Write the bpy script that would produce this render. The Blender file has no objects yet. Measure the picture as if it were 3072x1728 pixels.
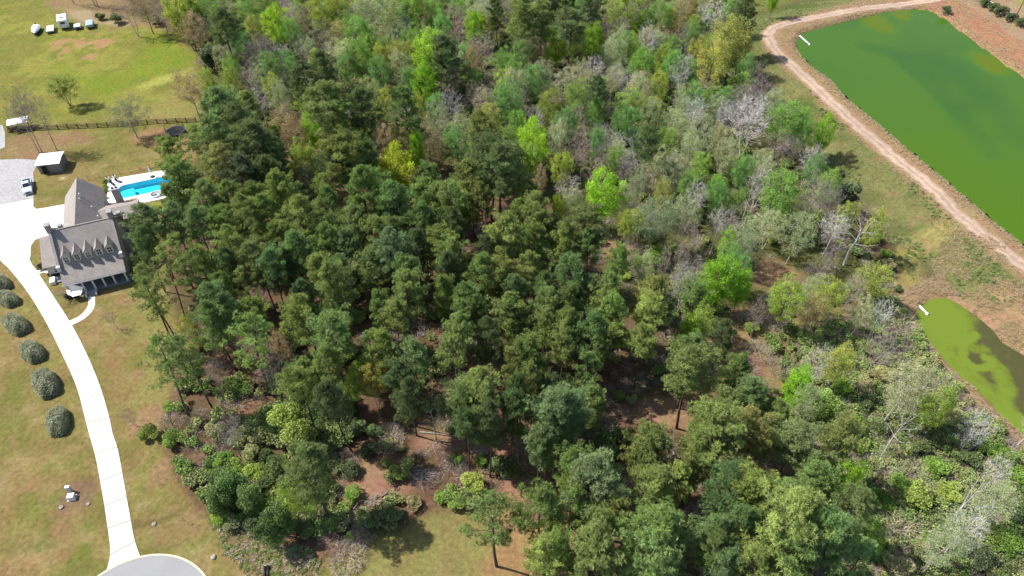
import bpy, bmesh, math, random
import numpy as np
from mathutils import Vector, Matrix

# ------------------------------------------------------------------ setup
scene = bpy.context.scene
COL = scene.collection
random.seed(7)
RNG = np.random.default_rng(7)

FPX, CAMH, TH = 2130.0, 100.0, math.radians(44.0)      # focal length (px of a 3072 wide frame), drone height, tilt
SN, CS = math.sin(TH), math.cos(TH)
cam_d = bpy.data.cameras.new('camera'); cam = bpy.data.objects.new('camera', cam_d); COL.objects.link(cam)
cam.location = (0, 0, CAMH); cam.rotation_euler = (math.pi/2 - TH, 0, 0)
cam_d.sensor_width = 36; cam_d.lens = FPX/3072*36; cam_d.clip_start = 1; cam_d.clip_end = 2000
scene.camera = cam
scene.render.resolution_x, scene.render.resolution_y = 1024, 576

SUN_EL = math.radians(50); SUN_AZ = (-0.968, 0.25)       # horizontal direction towards the sun
world = bpy.data.worlds.new('World'); scene.world = world; world.use_nodes = True
wn = world.node_tree.nodes; wl = world.node_tree.links; wn.clear()
sky = wn.new('ShaderNodeTexSky'); sky.sky_type = 'NISHITA'; sky.sun_disc = False
sky.sun_elevation = SUN_EL; sky.sun_rotation = math.atan2(SUN_AZ[0], SUN_AZ[1])
bg = wn.new('ShaderNodeBackground'); bg.inputs['Strength'].default_value = 0.12
wo = wn.new('ShaderNodeOutputWorld'); wl.new(sky.outputs[0], bg.inputs[0]); wl.new(bg.outputs[0], wo.inputs[0])
sun_d = bpy.data.lights.new('sun', 'SUN'); sun = bpy.data.objects.new('sun', sun_d); COL.objects.link(sun)
sun_d.energy = 4.8; sun_d.angle = math.radians(0.53); sun_d.color = (1.0, 0.965, 0.91)
ldir = Vector((-SUN_AZ[0]*math.cos(SUN_EL), -SUN_AZ[1]*math.cos(SUN_EL), -math.sin(SUN_EL)))
sun.rotation_euler = ldir.to_track_quat('-Z', 'Y').to_euler(); sun.location = (-60, 60, 150)
vs = scene.view_settings
vs.view_transform = 'Standard'; vs.look = 'None'; vs.exposure = 0.58; vs.gamma = 1.0; vs.use_curve_mapping = False
scene.cycles.max_bounces = 6; scene.cycles.transparent_max_bounces = 12

# ------------------------------------------------------------------ pixels of the photograph -> points of the place
def un(px, py, z=0.0):
    u = (px-1536)/FPX; v = (py-864)/FPX
    t = (CAMH-z)/(SN+v*CS)
    return (u*t, (CS-v*SN)*t, z)
def unl(pts, z=0.0): return np.array([un(a, b, z)[:2] for a, b in pts])
def to_px(x, y, z=0.0):
    dep = y*CS+(CAMH-z)*SN
    return 1536+FPX*x/dep, 864+FPX*((CAMH-z)*CS-y*SN)/dep
def depth(x, y, z=0.0): return y*CS+(CAMH-z)*SN
FR = {'A': (500, 0, .34938), 'B': (1400, 0, .34938), 'C': (400, 450, .34938), 'D': (1300, 450, .34938), 'E': (400, 850, .34938),
      'F': (1300, 850, .34938), 'G': (1400, 1200, .36446), 'H': (640, 1200, .36446), 'I': (2200, 0, .34507), 'J': (2200, 500, .34507),
      'K': (2200, 1000, .50230), 'L': (0, 720, .49689), 'M': (0, 0, .24845), 'N': (0, 360, .24845), 'O': (60, 480, .30361), 'Q': (0, 1300, .29814)}
def fr(k, a, b): f = FR[k]; return (f[0]+a*f[2], f[1]+b*f[2])
def frl(k, pts): return [fr(k, a, b) for a, b in pts]

def sdf(X, Y, poly):
    """signed distance (negative inside) of points to a polygon, vectorised"""
    P = np.asarray(poly); n = len(P)
    d2 = np.full(X.shape, 1e18); inside = np.zeros(X.shape, bool)
    for i in range(n):
        ax, ay = P[i]; bx, by = P[(i+1) % n]
        ex, ey = bx-ax, by-ay
        t = np.clip(((X-ax)*ex+(Y-ay)*ey)/(ex*ex+ey*ey+1e-12), 0, 1)
        d2 = np.minimum(d2, (X-ax-t*ex)**2+(Y-ay-t*ey)**2)
        cond = ((ay > Y) != (by > Y))
        with np.errstate(divide='ignore', invalid='ignore'):
            xi = ax+(Y-ay)*ex/(ey if ey != 0 else 1e-12)
        inside ^= cond & (X < xi)
    d = np.sqrt(d2)
    return np.where(inside, -d, d)
def dline(X, Y, pts):
    d2 = np.full(np.shape(X), 1e18)
    for (ax, ay), (bx, by) in zip(pts[:-1], pts[1:]):
        ex, ey = bx-ax, by-ay
        t = np.clip(((X-ax)*ex+(Y-ay)*ey)/(ex*ex+ey*ey+1e-12), 0, 1)
        d2 = np.minimum(d2, (X-ax-t*ex)**2+(Y-ay-t*ey)**2)
    return np.sqrt(d2)
def sstep(a, b, x): t = np.clip((x-a)/(b-a), 0, 1); return t*t*(3-2*t)
_lat = np.random.default_rng(3).random((256, 256))
def vnoise(X, Y, s):
    x = np.asarray(X)/s+1000.0; y = np.asarray(Y)/s+1000.0
    xi = np.floor(x).astype(int); yi = np.floor(y).astype(int)
    fx = x-xi; fy = y-yi; fx = fx*fx*(3-2*fx); fy = fy*fy*(3-2*fy)
    g = lambda a, b: _lat[a % 256, b % 256]
    return (g(xi, yi)*(1-fx)+g(xi+1, yi)*fx)*(1-fy)+(g(xi, yi+1)*(1-fx)+g(xi+1, yi+1)*fx)*fy
def fbm(X, Y, s, o=4):
    r = 0; a = .5; t = 0
    for i in range(o): r = r+a*vnoise(X+37.1*i, Y-11.7*i, s); t += a; s *= .5; a *= .55
    return r/t

# ------------------------------------------------------------------ terrain shape
PW, PL = 2.3, -0.5                                          # water levels of the two ponds
pond_px = frl('I', [(545, 370), (590, 290), (850, 220), (1150, 140), (1400, 90), (1600, 78), (1720, 100), (1850, 170), (2000, 290), (2200, 440), (2400, 590), (2527, 672)])
pond_px += [(3300, 395), (3460, 900)]
pond_px += [(3300, 925)]+frl('J', [(2527, 690), (2200, 430), (1950, 210), (1700, 0)])+frl('I', [(1400, 1200), (1200, 1030), (1000, 870), (850, 700), (700, 600), (600, 500), (540, 410)])
POND = unl(pond_px, PW)
low_px = frl('J', [(1590, 1370), (1600, 1310), (1640, 1220), (1720, 1165), (1850, 1150), (1950, 1200), (2100, 1300), (2250, 1430)])+frl('K', [(1600, 60), (1736, 140)])
low_px += [(3260, 1170), (3270, 1480)]+frl('K', [(1736, 600), (1620, 500), (1500, 370), (1400, 290), (1300, 190), (1200, 80), (1130, 0)])
LOWP = unl(low_px, PL)
ROAD = unl([(3300, -60), (2990, -40), (2840, -8)]+frl('I', [(1500, 35), (1250, 60), (1000, 95), (750, 145), (500, 195), (360, 240), (310, 290), (325, 370), (430, 500), (600, 650), (800, 840), (1000, 1020), (1200, 1200), (1430, 1400)])
           + frl('J', [(1530, 20), (1750, 200), (1930, 390), (2150, 570), (2430, 790), (2800, 1080)]), 3.0)
_a, _b = np.array(un(2752, 27, PW)[:2]), np.array(un(3072, 231, PW)[:2])
_n = np.array([-(_b-_a)[1], (_b-_a)[0]]); _n = _n/np.linalg.norm(_n)
if _n[1] < 0: _n = -_n
# house frame
HO = np.array(un(*fr('O', 420, 1240), 3.3)[:2]); HANG = math.radians(22.57)
HU = np.array([math.cos(HANG), math.sin(HANG)]); HW = np.array([-HU[1], HU[0]])
def hl(px, py, z=0.0): p = np.array(un(px, py, z)[:2])-HO; return (p@HU, p@HW)
def hw(u, w): p = HO+HU*u+HW*w; return (p[0], p[1])
# pool outline in the house frame
pa = hl(*fr('N', 1440, 800), 0); pb = hl(*fr('N', 1480, 950), 0)
POOL_U0, POOL_W0, POOL_W1 = pa[0]-.1, hl(*fr('N', 1700, 905), 0)[1], hl(*fr('N', 1700, 745), 0)[1]
POOL_U1 = POOL_U0+12.5
POOLP = np.array([hw(POOL_U0, POOL_W0), hw(POOL_U1, POOL_W0), hw(POOL_U1, POOL_W1), hw(POOL_U0, POOL_W1)])

def height(X, Y):
    X = np.asarray(X, float); Y = np.asarray(Y, float)
    d = sdf(X, Y, POND)
    far = sstep(-3, 8, (X-_a[0])*_n[0]+(Y-_a[1])*_n[1])     # the bank beyond the pond does not drop away
    h = np.where(d < 0, PW-np.minimum(1.2, -d)*.9, PW+.7*sstep(0, 1.7, d))
    drop = sstep(8.2, 21+2*(vnoise(X, Y, 14)-.5), d)*(1-far)
    h = np.where(d > 1.7, 3.0*(1-drop), h)
    h = h+.10*(fbm(X, Y, 3.0, 2)-.5)*sstep(2, 5, d)*sstep(200, 90, np.abs(d)+80*(d > 60))
    e = sdf(X, Y, LOWP)
    k = sstep(1.6, -.4, e)
    h = h*(1-k)+(PL-.25-.5*sstep(0, -3, e))*k
    h = h-1.75*(sdf(X, Y, POOLP) < .75)
    return h
def h1(x, y): return float(height(np.array([x]), np.array([y]))[0])
def ung(px, py, dz=0.0):
    """pixel -> point at dz above the terrain"""
    z = 0.0
    for _ in range(5):
        x, y, _q = un(px, py, z+dz); z = h1(x, y)
    return x, y, z

# ------------------------------------------------------------------ helpers for objects and meshes
def tag(o, label=None, cat=None, group=None, kind=None):
    if label: o['label'] = label
    if cat: o['category'] = cat
    if group: o['group'] = group
    if kind: o['kind'] = kind
    return o
def empty(name, loc=(0, 0, 0), rz=0.0, label=None, cat=None, group=None):
    o = bpy.data.objects.new(name, None); COL.objects.link(o); o.location = loc; o.rotation_euler = (0, 0, rz)
    o.empty_display_size = .3
    return tag(o, label, cat, group)
def link(name, me, parent=None, loc=None, rz=None):
    o = bpy.data.objects.new(name, me); COL.objects.link(o)
    if parent is not None: o.parent = parent
    if loc is not None: o.location = loc
    if rz is not None: o.rotation_euler = (0, 0, rz)
    return o
class MB:
    def __init__(s): s.v = []; s.f = []
    def add(s, vs, fs): k = len(s.v); s.v += [tuple(p) for p in vs]; s.f += [tuple(i+k for i in q) for q in fs]; return s
    def box(s, a, b):
        x0, y0, z0 = a; x1, y1, z1 = b
        return s.add([(x0, y0, z0), (x1, y0, z0), (x1, y1, z0), (x0, y1, z0), (x0, y0, z1), (x1, y0, z1), (x1, y1, z1), (x0, y1, z1)],
                     [(3, 2, 1, 0), (4, 5, 6, 7), (0, 1, 5, 4), (1, 2, 6, 5), (2, 3, 7, 6), (3, 0, 4, 7)])
    def prism(s, poly, z0, z1):
        n = len(poly)
        return s.add([(p[0], p[1], z0) for p in poly]+[(p[0], p[1], z1) for p in poly],
                     [tuple(range(n-1, -1, -1)), tuple(range(n, 2*n))]+[(i, (i+1) % n, n+(i+1) % n, n+i) for i in range(n)])
    def slab(s, quad, t):
        """a sloping panel: 4 top corners and a thickness downwards"""
        return s.add([tuple(p) for p in quad]+[(p[0], p[1], p[2]-t) for p in quad],
                     [(0, 1, 2, 3), (7, 6, 5, 4), (0, 4, 5, 1), (1, 5, 6, 2), (2, 6, 7, 3), (3, 7, 4, 0)])
    def xprism(s, prof, x0, x1):
        """profile in (y,z) extruded along x"""
        n = len(prof)
        return s.add([(x0, p[0], p[1]) for p in prof]+[(x1, p[0], p[1]) for p in prof],
                     [tuple(range(n)), tuple(range(2*n-1, n-1, -1))]+[(i, n+i, n+(i+1) % n, (i+1) % n) for i in range(n)])
    def yprism(s, prof, y0, y1):
        n = len(prof)
        return s.add([(p[0], y0, p[1]) for p in prof]+[(p[0], y1, p[1]) for p in prof],
                     [tuple(range(n-1, -1, -1)), tuple(range(n, 2*n))]+[(i, (i+1) % n, n+(i+1) % n, n+i) for i in range(n)])
    def tube(s, pts, rad, sides=6, cap=True):
        pts = [Vector(p) for p in pts]
        if not hasattr(rad, '__len__'): rad = [rad]*len(pts)
        k = len(s.v); n = len(pts)
        for i, p in enumerate(pts):
            d = (pts[min(i+1, n-1)]-pts[max(i-1, 0)]).normalized()
            a = d.cross(Vector((0, 0, 1)) if abs(d.z) < .9 else Vector((1, 0, 0))).normalized(); b = d.cross(a)
            for j in range(sides):
                t = 2*math.pi*j/sides; q = p+(a*math.cos(t)+b*math.sin(t))*rad[i]; s.v.append(tuple(q))
        for i in range(n-1):
            for j in range(sides):
                s.f.append((k+i*sides+j, k+i*sides+(j+1) % sides, k+(i+1)*sides+(j+1) % sides, k+(i+1)*sides+j))
        if cap:
            s.f.append(tuple(k+j for j in range(sides-1, -1, -1))); s.f.append(tuple(k+(n-1)*sides+j for j in range(sides)))
        return s
    def lathe(s, prof, n=16, c=(0, 0, 0)):
        k = len(s.v); m = len(prof)
        for j in range(n):
            t = 2*math.pi*j/n
            for r, z in prof: s.v.append((c[0]+r*math.cos(t), c[1]+r*math.sin(t), c[2]+z))
        for j in range(n):
            for i in range(m-1):
                a = k+j*m+i; b = k+((j+1) % n)*m+i; s.f.append((a, b, b+1, a+1))
        return s
    def mesh(s, name, mat, smooth=False, fix=False):
        me = bpy.data.meshes.new(name); me.from_pydata(s.v, [], s.f)
        if mat: me.materials.append(mat)
        if fix:
            bm = bmesh.new(); bm.from_mesh(me); bmesh.ops.recalc_face_normals(bm, faces=bm.faces); bm.to_mesh(me); bm.free()
        if smooth: me.shade_smooth()
        me.update(); return me
    def build(s, name, mat, parent=None, smooth=False, loc=None, rz=None):
        return link(name, s.mesh(name, mat, smooth, True), parent, loc, rz)
    def bevel(s, name, mat, parent=None, w=.03, seg=2, loc=None, rz=None, smooth=True):
        me = s.mesh(name, mat, False, True); bm = bmesh.new(); bm.from_mesh(me)
        bmesh.ops.remove_doubles(bm, verts=bm.verts, dist=1e-5)
        es = [e for e in bm.edges if len(e.link_faces) == 2 and e.calc_face_angle(0) > .35]
        bmesh.ops.bevel(bm, geom=es, offset=w, segments=seg, affect='EDGES', profile=.6, clamp_overlap=True)
        bm.to_mesh(me); bm.free()
        if smooth: me.shade_smooth()
        return link(name, me, parent, loc, rz)

def np_mesh(name, V, T, mat, tint=None, smooth=False):
    """mesh from arrays of triangles"""
    me = bpy.data.meshes.new(name); V = np.asarray(V, np.float32); T = np.asarray(T, np.int32)
    me.vertices.add(len(V)); me.vertices.foreach_set('co', V.ravel())
    me.loops.add(T.size); me.loops.foreach_set('vertex_index', T.ravel())
    me.polygons.add(len(T)); me.polygons.foreach_set('loop_start', np.arange(0, T.size, T.shape[1], dtype=np.int32))
    me.update(calc_edges=True)
    if mat: me.materials.append(mat)
    if tint is not None:
        a = me.attributes.new('tint', 'FLOAT', 'FACE'); a.data.foreach_set('value', np.asarray(tint, np.float32))
    if smooth: me.shade_smooth()
    me.validate(); return me

# ------------------------------------------------------------------ materials
def newmat(name):
    m = bpy.data.materials.new(name); m.use_nodes = True; m.node_tree.nodes.clear()
    return m, m.node_tree.nodes, m.node_tree.links
def N(nodes, kind, **kw):
    n = nodes.new(kind)
    for k, v in kw.items(): setattr(n, k, v)
    return n
def mat(name, col, rough=.8, var=.15, scale=3.0, bump=0.0, metal=0.0, spec=.3, detail=5, var2=None, scale2=.4, attr=None):
    """plain procedural surface: base colour broken up by two octave groups of noise, optional bump"""
    m, n, l = newmat(name)
    out = N(n, 'ShaderNodeOutputMaterial'); b = N(n, 'ShaderNodeBsdfPrincipled')
    tc = N(n, 'ShaderNodeTexCoord'); nz = N(n, 'ShaderNodeTexNoise'); nz.inputs['Scale'].default_value = scale; nz.inputs['Detail'].default_value = detail
    l.new(tc.outputs['Object'], nz.inputs['Vector'])
    nz2 = N(n, 'ShaderNodeTexNoise'); nz2.inputs['Scale'].default_value = scale2; l.new(tc.outputs['Object'], nz2.inputs['Vector'])
    mx = N(n, 'ShaderNodeMapRange'); mx.inputs['From Min'].default_value = .3; mx.inputs['From Max'].default_value = .7
    mx.inputs['To Min'].default_value = 1-var; mx.inputs['To Max'].default_value = 1+var; l.new(nz.outputs[0], mx.inputs['Value'])
    v2 = var if var2 is None else var2
    mx2 = N(n, 'ShaderNodeMapRange'); mx2.inputs['From Min'].default_value = .3; mx2.inputs['From Max'].default_value = .7
    mx2.inputs['To Min'].default_value = 1-v2; mx2.inputs['To Max'].default_value = 1+v2*.6; l.new(nz2.outputs[0], mx2.inputs['Value'])
    mu = N(n, 'ShaderNodeMath', operation='MULTIPLY'); l.new(mx.outputs[0], mu.inputs[0]); l.new(mx2.outputs[0], mu.inputs[1])
    if attr:
        at_ = N(n, 'ShaderNodeAttribute', attribute_name=attr); m2 = N(n, 'ShaderNodeMath', operation='MULTIPLY'); l.new(at_.outputs['Fac'], m2.inputs[0]); l.new(mu.outputs[0], m2.inputs[1]); mu = m2
    sc = N(n, 'ShaderNodeVectorMath', operation='SCALE'); sc.inputs[0].default_value = col; l.new(mu.outputs[0], sc.inputs['Scale'])
    l.new(sc.outputs[0], b.inputs['Base Color'])
    b.inputs['Roughness'].default_value = rough; b.inputs['Metallic'].default_value = metal; b.inputs['Specular IOR Level'].default_value = spec
    if bump:
        bp = N(n, 'ShaderNodeBump'); bp.inputs['Strength'].default_value = bump; bp.inputs['Distance'].default_value = .1
        l.new(nz.outputs[0], bp.inputs['Height']); l.new(bp.outputs[0], b.inputs['Normal'])
    l.new(b.outputs[0], out.inputs[0]); return m
def leafmat(name, trans=.3, var=.45, rand=None, gloss=.25):
    """foliage: colour of the object, varied per leaf cluster; light passes through"""
    m, n, l = newmat(name)
    out = N(n, 'ShaderNodeOutputMaterial'); at = N(n, 'ShaderNodeAttribute', attribute_name='tint'); oi = N(n, 'ShaderNodeObjectInfo')
    mr = N(n, 'ShaderNodeMapRange'); mr.inputs['To Min'].default_value = 1-var; mr.inputs['To Max'].default_value = 1+var; l.new(at.outputs['Fac'], mr.inputs['Value'])
    if rand:
        cr = N(n, 'ShaderNodeValToRGB'); l.new(oi.outputs['Random'], cr.inputs[0]); src = cr.outputs[0]
        e = cr.color_ramp.elements
        while len(e) < len(rand): e.new(.5)
        for i, c in enumerate(rand): e[i].position = i/(len(rand)-1); e[i].color = (*c, 1)
    else: src = oi.outputs['Color']
    sc = N(n, 'ShaderNodeVectorMath', operation='SCALE'); l.new(src, sc.inputs[0]); l.new(mr.outputs[0], sc.inputs['Scale'])
    b = N(n, 'ShaderNodeBsdfPrincipled'); b.inputs['Roughness'].default_value = .55; b.inputs['Specular IOR Level'].default_value = gloss
    l.new(sc.outputs[0], b.inputs['Base Color'])
    if trans > 0:
        hs = N(n, 'ShaderNodeHueSaturation'); hs.inputs['Hue'].default_value = .49; hs.inputs['Saturation'].default_value = 1.15; hs.inputs['Value'].default_value = 1.1
        l.new(sc.outputs[0], hs.inputs['Color'])
        t = N(n, 'ShaderNodeBsdfTranslucent'); l.new(hs.outputs[0], t.inputs[0])
        mix = N(n, 'ShaderNodeMixShader'); mix.inputs[0].default_value = trans; l.new(b.outputs[0], mix.inputs[1]); l.new(t.outputs[0], mix.inputs[2])
        l.new(mix.outputs[0], out.inputs[0])
    else: l.new(b.outputs[0], out.inputs[0])
    return m
def barkmat(name, var=.35, fixed=None):
    m, n, l = newmat(name)
    out = N(n, 'ShaderNodeOutputMaterial'); b = N(n, 'ShaderNodeBsdfPrincipled'); b.inputs['Roughness'].default_value = .9; b.inputs['Specular IOR Level'].default_value = .1
    tc = N(n, 'ShaderNodeTexCoord'); nz = N(n, 'ShaderNodeTexNoise'); nz.inputs['Scale'].default_value = 2.2; nz.inputs['Detail'].default_value = 6; l.new(tc.outputs['Object'], nz.inputs['Vector'])
    mr = N(n, 'ShaderNodeMapRange'); mr.inputs['From Min'].default_value = .3; mr.inputs['From Max'].default_value = .7; mr.inputs['To Min'].default_value = 1-var; mr.inputs['To Max'].default_value = 1+var
    l.new(nz.outputs[0], mr.inputs['Value']); sc = N(n, 'ShaderNodeVectorMath', operation='SCALE'); l.new(mr.outputs[0], sc.inputs['Scale'])
    if fixed: sc.inputs[0].default_value = fixed
    else: oi = N(n, 'ShaderNodeObjectInfo'); l.new(oi.outputs['Color'], sc.inputs[0])
    l.new(sc.outputs[0], b.inputs['Base Color']); l.new(b.outputs[0], out.inputs[0]); return m

M_PINE = leafmat('pine_needles', .38, .5, gloss=.25); M_LEAF = leafmat('spring_leaves', .48, .4); M_EVER = leafmat('evergreen_leaves', .32, .5, gloss=.4)
M_BARK = barkmat('bark'); M_TWIG = barkmat('twigs', .25)
M_ROOF = mat('roof_shingles', (.30, .262, .235), .9, .34, 7.0, .3, scale2=.5, var2=.12)
M_WALL = mat('painted_brick_wall', (.36, .345, .325), .85, .08, 6.0, .15)
M_TRIM = mat('white_trim', (.78, .77, .74), .5, .04, 4.0)
M_COLUMN = mat('grey_painted_wood', (.55, .55, .56), .5, .05, 4.0)
M_GLASS = mat('window_glass', (.03, .035, .04), .08, .05, 1.0, spec=.8)
M_CHIM = mat('chimney_render', (.33, .31, .295), .9, .12, 5.0, .2)
M_CONC = mat('driveway_concrete', (.62, .60, .525), .85, .05, 1.4, .05, var2=.06, scale2=.25)
M_JOINT = mat('driveway_joint', (.20, .19, .15), .95, .15, 2.0)
M_DECK = mat('pool_deck_concrete', (.82, .80, .78), .8, .04, 3.0)
M_ASPH = mat('pale_asphalt', (.29, .285, .285), .9, .07, 9.0, .2, detail=8, var2=.05, scale2=.3)
M_GRAV = mat('gravel_lot', (.36, .345, .335), .95, .20, 1.6, .3, detail=10, var2=.12, scale2=.15)
M_DIRT = mat('track_dirt', (.40, .285, .205), .95, .20, 1.0, .4, detail=8, var2=.14, scale2=.12, attr='wear')
M_METROOF = mat('white_metal_roof', (.74, .74, .75), .4, .03, 2.0, spec=.5)
M_GREYWALL = mat('grey_siding', (.22, .215, .21), .8, .08, 4.0)
M_WOOD = mat('weathered_brown_wood', (.13, .085, .055), .9, .25, 6.0)
M_BLACK = mat('black_rubber', (.012, .012, .013), .6, .2, 5.0)
M_DKMET = mat('dark_metal', (.04, .04, .045), .45, .15, 5.0, metal=.3)
M_WHITE = mat('white_paint', (.80, .81, .82), .35, .03, 3.0, spec=.5)
M_CHROME = mat('steel', (.5, .5, .52), .3, .1, 5.0, metal=.8)
M_RED = mat('red_plastic', (.45, .05, .04), .5, .1, 4.0)

# ------------------------------------------------------------------ ground: one sheet, coloured by what covers it
def axis(lo, hi, step, far0, far1, cs):
    a = np.arange(lo, hi+.01, step)
    left = lo-np.cumsum(np.linspace(step, cs, 26)); left = left[left > far0]; right = hi+np.cumsum(np.linspace(step, cs, 26)); right = right[right < far1]
    return np.concatenate([[far0], left[::-1], a, right, [far1]])
gx = axis(-182, 182, .62, -700, 700, 28); gy = axis(26, 262, .62, -300, 900, 28)
GX, GY = np.meshgrid(gx, gy); ny, nx = GX.shape
GZ = height(GX, GY)
def S(r, g, b): f = lambda c: ((c/255+.055)/1.055)**2.4 if c > 10 else c/255/12.92; return np.array([f(r), f(g), f(b)])/2.12   # sunlit photo tone -> albedo
alb = np.zeros((ny, nx, 3)); nA = fbm(GX, GY, 9, 5); nB = fbm(GX+200, GY+90, 2.6, 3); nC = fbm(GX-77, GY+31, 28, 3)
def mixc(col, w): global alb; w = np.clip(w, 0, 1)[..., None]; alb = alb*(1-w)+np.asarray(col)*w
mixc(S(134, 106, 82), np.ones_like(GX))                       # leaf litter
mixc(S(118, 104, 72), sstep(.45, .6, nA)); mixc(S(156, 124, 96), sstep(.55, .68, nB)*.6)
HARD = [(480, -200), (640, 330), (760, 330), (900, 520), (1480, 480), (1700, 640), (1900, 900), (2250, 1000), (2700, 900), (2300, 330), (2200, -200)]
def region(pts, col, feather=1.5, amp=3.0, z=0.0, wt=1.0):
    d = sdf(GX, GY, unl(pts, z))+amp*(nA-.5)*2+amp*.5*(nB-.5)*2
    mixc(col, wt*sstep(feather, -feather, d))
def patch(px, py, rx, ry, col, wt=1.0, feather=.35, rough=1.2, z=0.0):
    """bare or greener spot: ellipse in metres about the point under a pixel, with a broken edge"""
    cx, cy, _ = un(px, py, z); d = np.sqrt(((GX-cx)/rx)**2+((GY-cy)/ry)**2)+rough*(nB-.5)+rough*.6*(nA-.5)
    mixc(col, wt*sstep(1+feather, 1-feather, d))
region(HARD, S(114, 118, 68), 5, 5, wt=.85)
LAWN = [(-900, -700), (330, -700), (330, -60), (380, 40), (470, 75), (545, 110), (590, 190), (612, 300), (610, 420), (570, 520), (530, 600), (500, 730), (500, 860), (530, 960), (515, 1050), (505, 1200), (480, 1330), (520, 1430), (570, 1520), (680, 1600), (760, 1700), (900, 1728), (1040, 1660), (1120, 1590), (1290, 1560), (1420, 1540), (1500, 1500), (1580, 1560), (1660, 1560), (1600, 1650), (1560, 1740), (1600, 2300), (-900, 2300)]
region(LAWN, S(164, 150, 88), 1.2, 1.0)
lawn_d = sdf(GX, GY, unl(LAWN))
inl = sstep(.5, -1.5, lawn_d)
mixc(S(176, 150, 98), inl*sstep(.48, .62, nA)*.8); mixc(S(140, 142, 66), inl*sstep(.50, .66, nC)*.65); mixc(S(190, 165, 118), inl*sstep(.58, .7, nB)*.45); mixc(S(128, 134, 62), inl*sstep(.56, .68, fbm(GX+13, GY-55, 5, 4))*.5)
FIELD = [(-400, -300), (250, -300), (330, 90), (440, 80), (540, 110), (585, 190), (600, 290), (560, 340), (350, 352), (120, 372), (-400, 400)]
region(FIELD, S(160, 158, 76), 4, 3, wt=.8)
fd = sstep(2, -4, sdf(GX, GY, unl(FIELD)))
mixc(S(182, 178, 82), fd*sstep(.45, .62, nA)*.7); mixc(S(134, 142, 58), fd*sstep(.50, .64, nB)*.65)
region(frl('M', [(1850, 330), (2080, 420), (2250, 560), (2300, 760), (2000, 900), (1700, 980), (1300, 1200), (1000, 1120), (700, 880), (560, 800), (740, 760), (1000, 900), (1500, 850), (1750, 650)]), S(146, 168, 46), 4, 4, wt=.62)
region(frl('M', [(1630, 1050), (1900, 930), (2300, 830), (2350, 900), (2000, 990), (1700, 1100)]), S(205, 205, 105), 1.5, 2, wt=.8)
region(frl('M', [(1650, 1300), (2100, 1100), (2400, 950), (2500, 1300), (2300, 1440), (1700, 1440)]), S(176, 165, 96), 2, 2, wt=.7)
for a in [(745, 500, 2.3, 5), (790, 600, 1.5, 5.5), (1000, 520, 4.5, 4.2), (1150, 505, 5, 3.0), (1240, 560, 2, 7), (1080, 690, 2, 2)]:
    patch(*fr('M', a[0], a[1]), a[2], a[3], S(212, 165, 120), .75, rough=2.2)
region(frl('M', [(560, 30), (900, -80), (1500, -80), (1500, 200), (1900, 300), (1700, 330), (1300, 290), (900, 250), (820, 160)]), S(182, 150, 112), 2, 3, wt=.85)
region(frl('M', [(820, 150), (1050, 130), (1150, 220), (1700, 300), (1500, 330), (1000, 270)]), S(212, 190, 150), 2, 3, wt=.7)
region(frl('N', [(100, 190), (600, 130), (1000, 170), (1060, 260), (760, 330), (500, 370), (380, 470), (100, 440), (60, 280)]), S(182, 146, 110), 1.5, 3, wt=.75)
region(frl('N', [(1560, 230), (1800, 110), (2050, 90), (2330, 150), (2340, 300), (2000, 320), (1700, 270)]), S(190, 148, 110), 1.5, 2.5, wt=.8)
region(frl('N', [(700, 690), (790, 680), (800, 720), (730, 725)]), S(225, 215, 160), .4, .6)
region(frl('N', [(1250, 620), (1800, 520), (2000, 560), (1300, 700)]), S(178, 160, 92), 1, 1, wt=.6)
region(frl('L', [(640, 200), (800, 330), (760, 420), (900, 620), (860, 900), (800, 980), (980, 960), (1020, 600), (900, 300)]), S(182, 172, 104), 2, 2, wt=.5)
region(frl('L', [(640, 700), (740, 690), (800, 860), (760, 1010), (640, 900)]), S(186, 150, 104), 2, 2, wt=.6)
for (a, b, r, q) in [(705, 535, 1.7, 1.3), (825, 815, 1.3, 1.2), (822, 1125, 1.6, 1.3), (965, 1400, 1.7, 2.6), (910, 1070, 2.5, 3), (760, 370, 1.8, 1.2)]:
    patch(*fr('L', a, b), r, q, S(186, 150, 112), .75, .25, .7)
patch(*fr('Q', 775, 650), 2.7, 3.2, S(158, 126, 100), .9, .2, .8); patch(*fr('Q', 640, 1000), 2.2, 5, S(185, 150, 108), .6); patch(*fr('Q', 1800, 940), 4.6, 3.0, S(176, 148, 102), .75, .3)
patch(*fr('Q', 350, 1270), 1.5, 1.3, S(196, 150, 108), .6); patch(*fr('Q', 230, 1150), 4, 1.5, S(140, 142, 80), .5); patch(*fr('Q', 850, 1180), 1.6, 1.2, S(128, 142, 58), .7)
mixc(S(190, 152, 112), .7*sstep(.42, .12, dline(GX, GY, unl(frl('L', [(65, 1180), (100, 1270), (130, 1340), (185, 1440)])+[(130, 1500), (160, 1550)]))+.35*(nB-.5)))
mixc(S(118, 108, 58), .6*sstep(.7, .2, dline(GX, GY, unl(frl('Q', [(1350, 930), (1530, 910), (1700, 850), (1870, 750)])))+.5*(nB-.5)))   # shallow ditch
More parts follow.
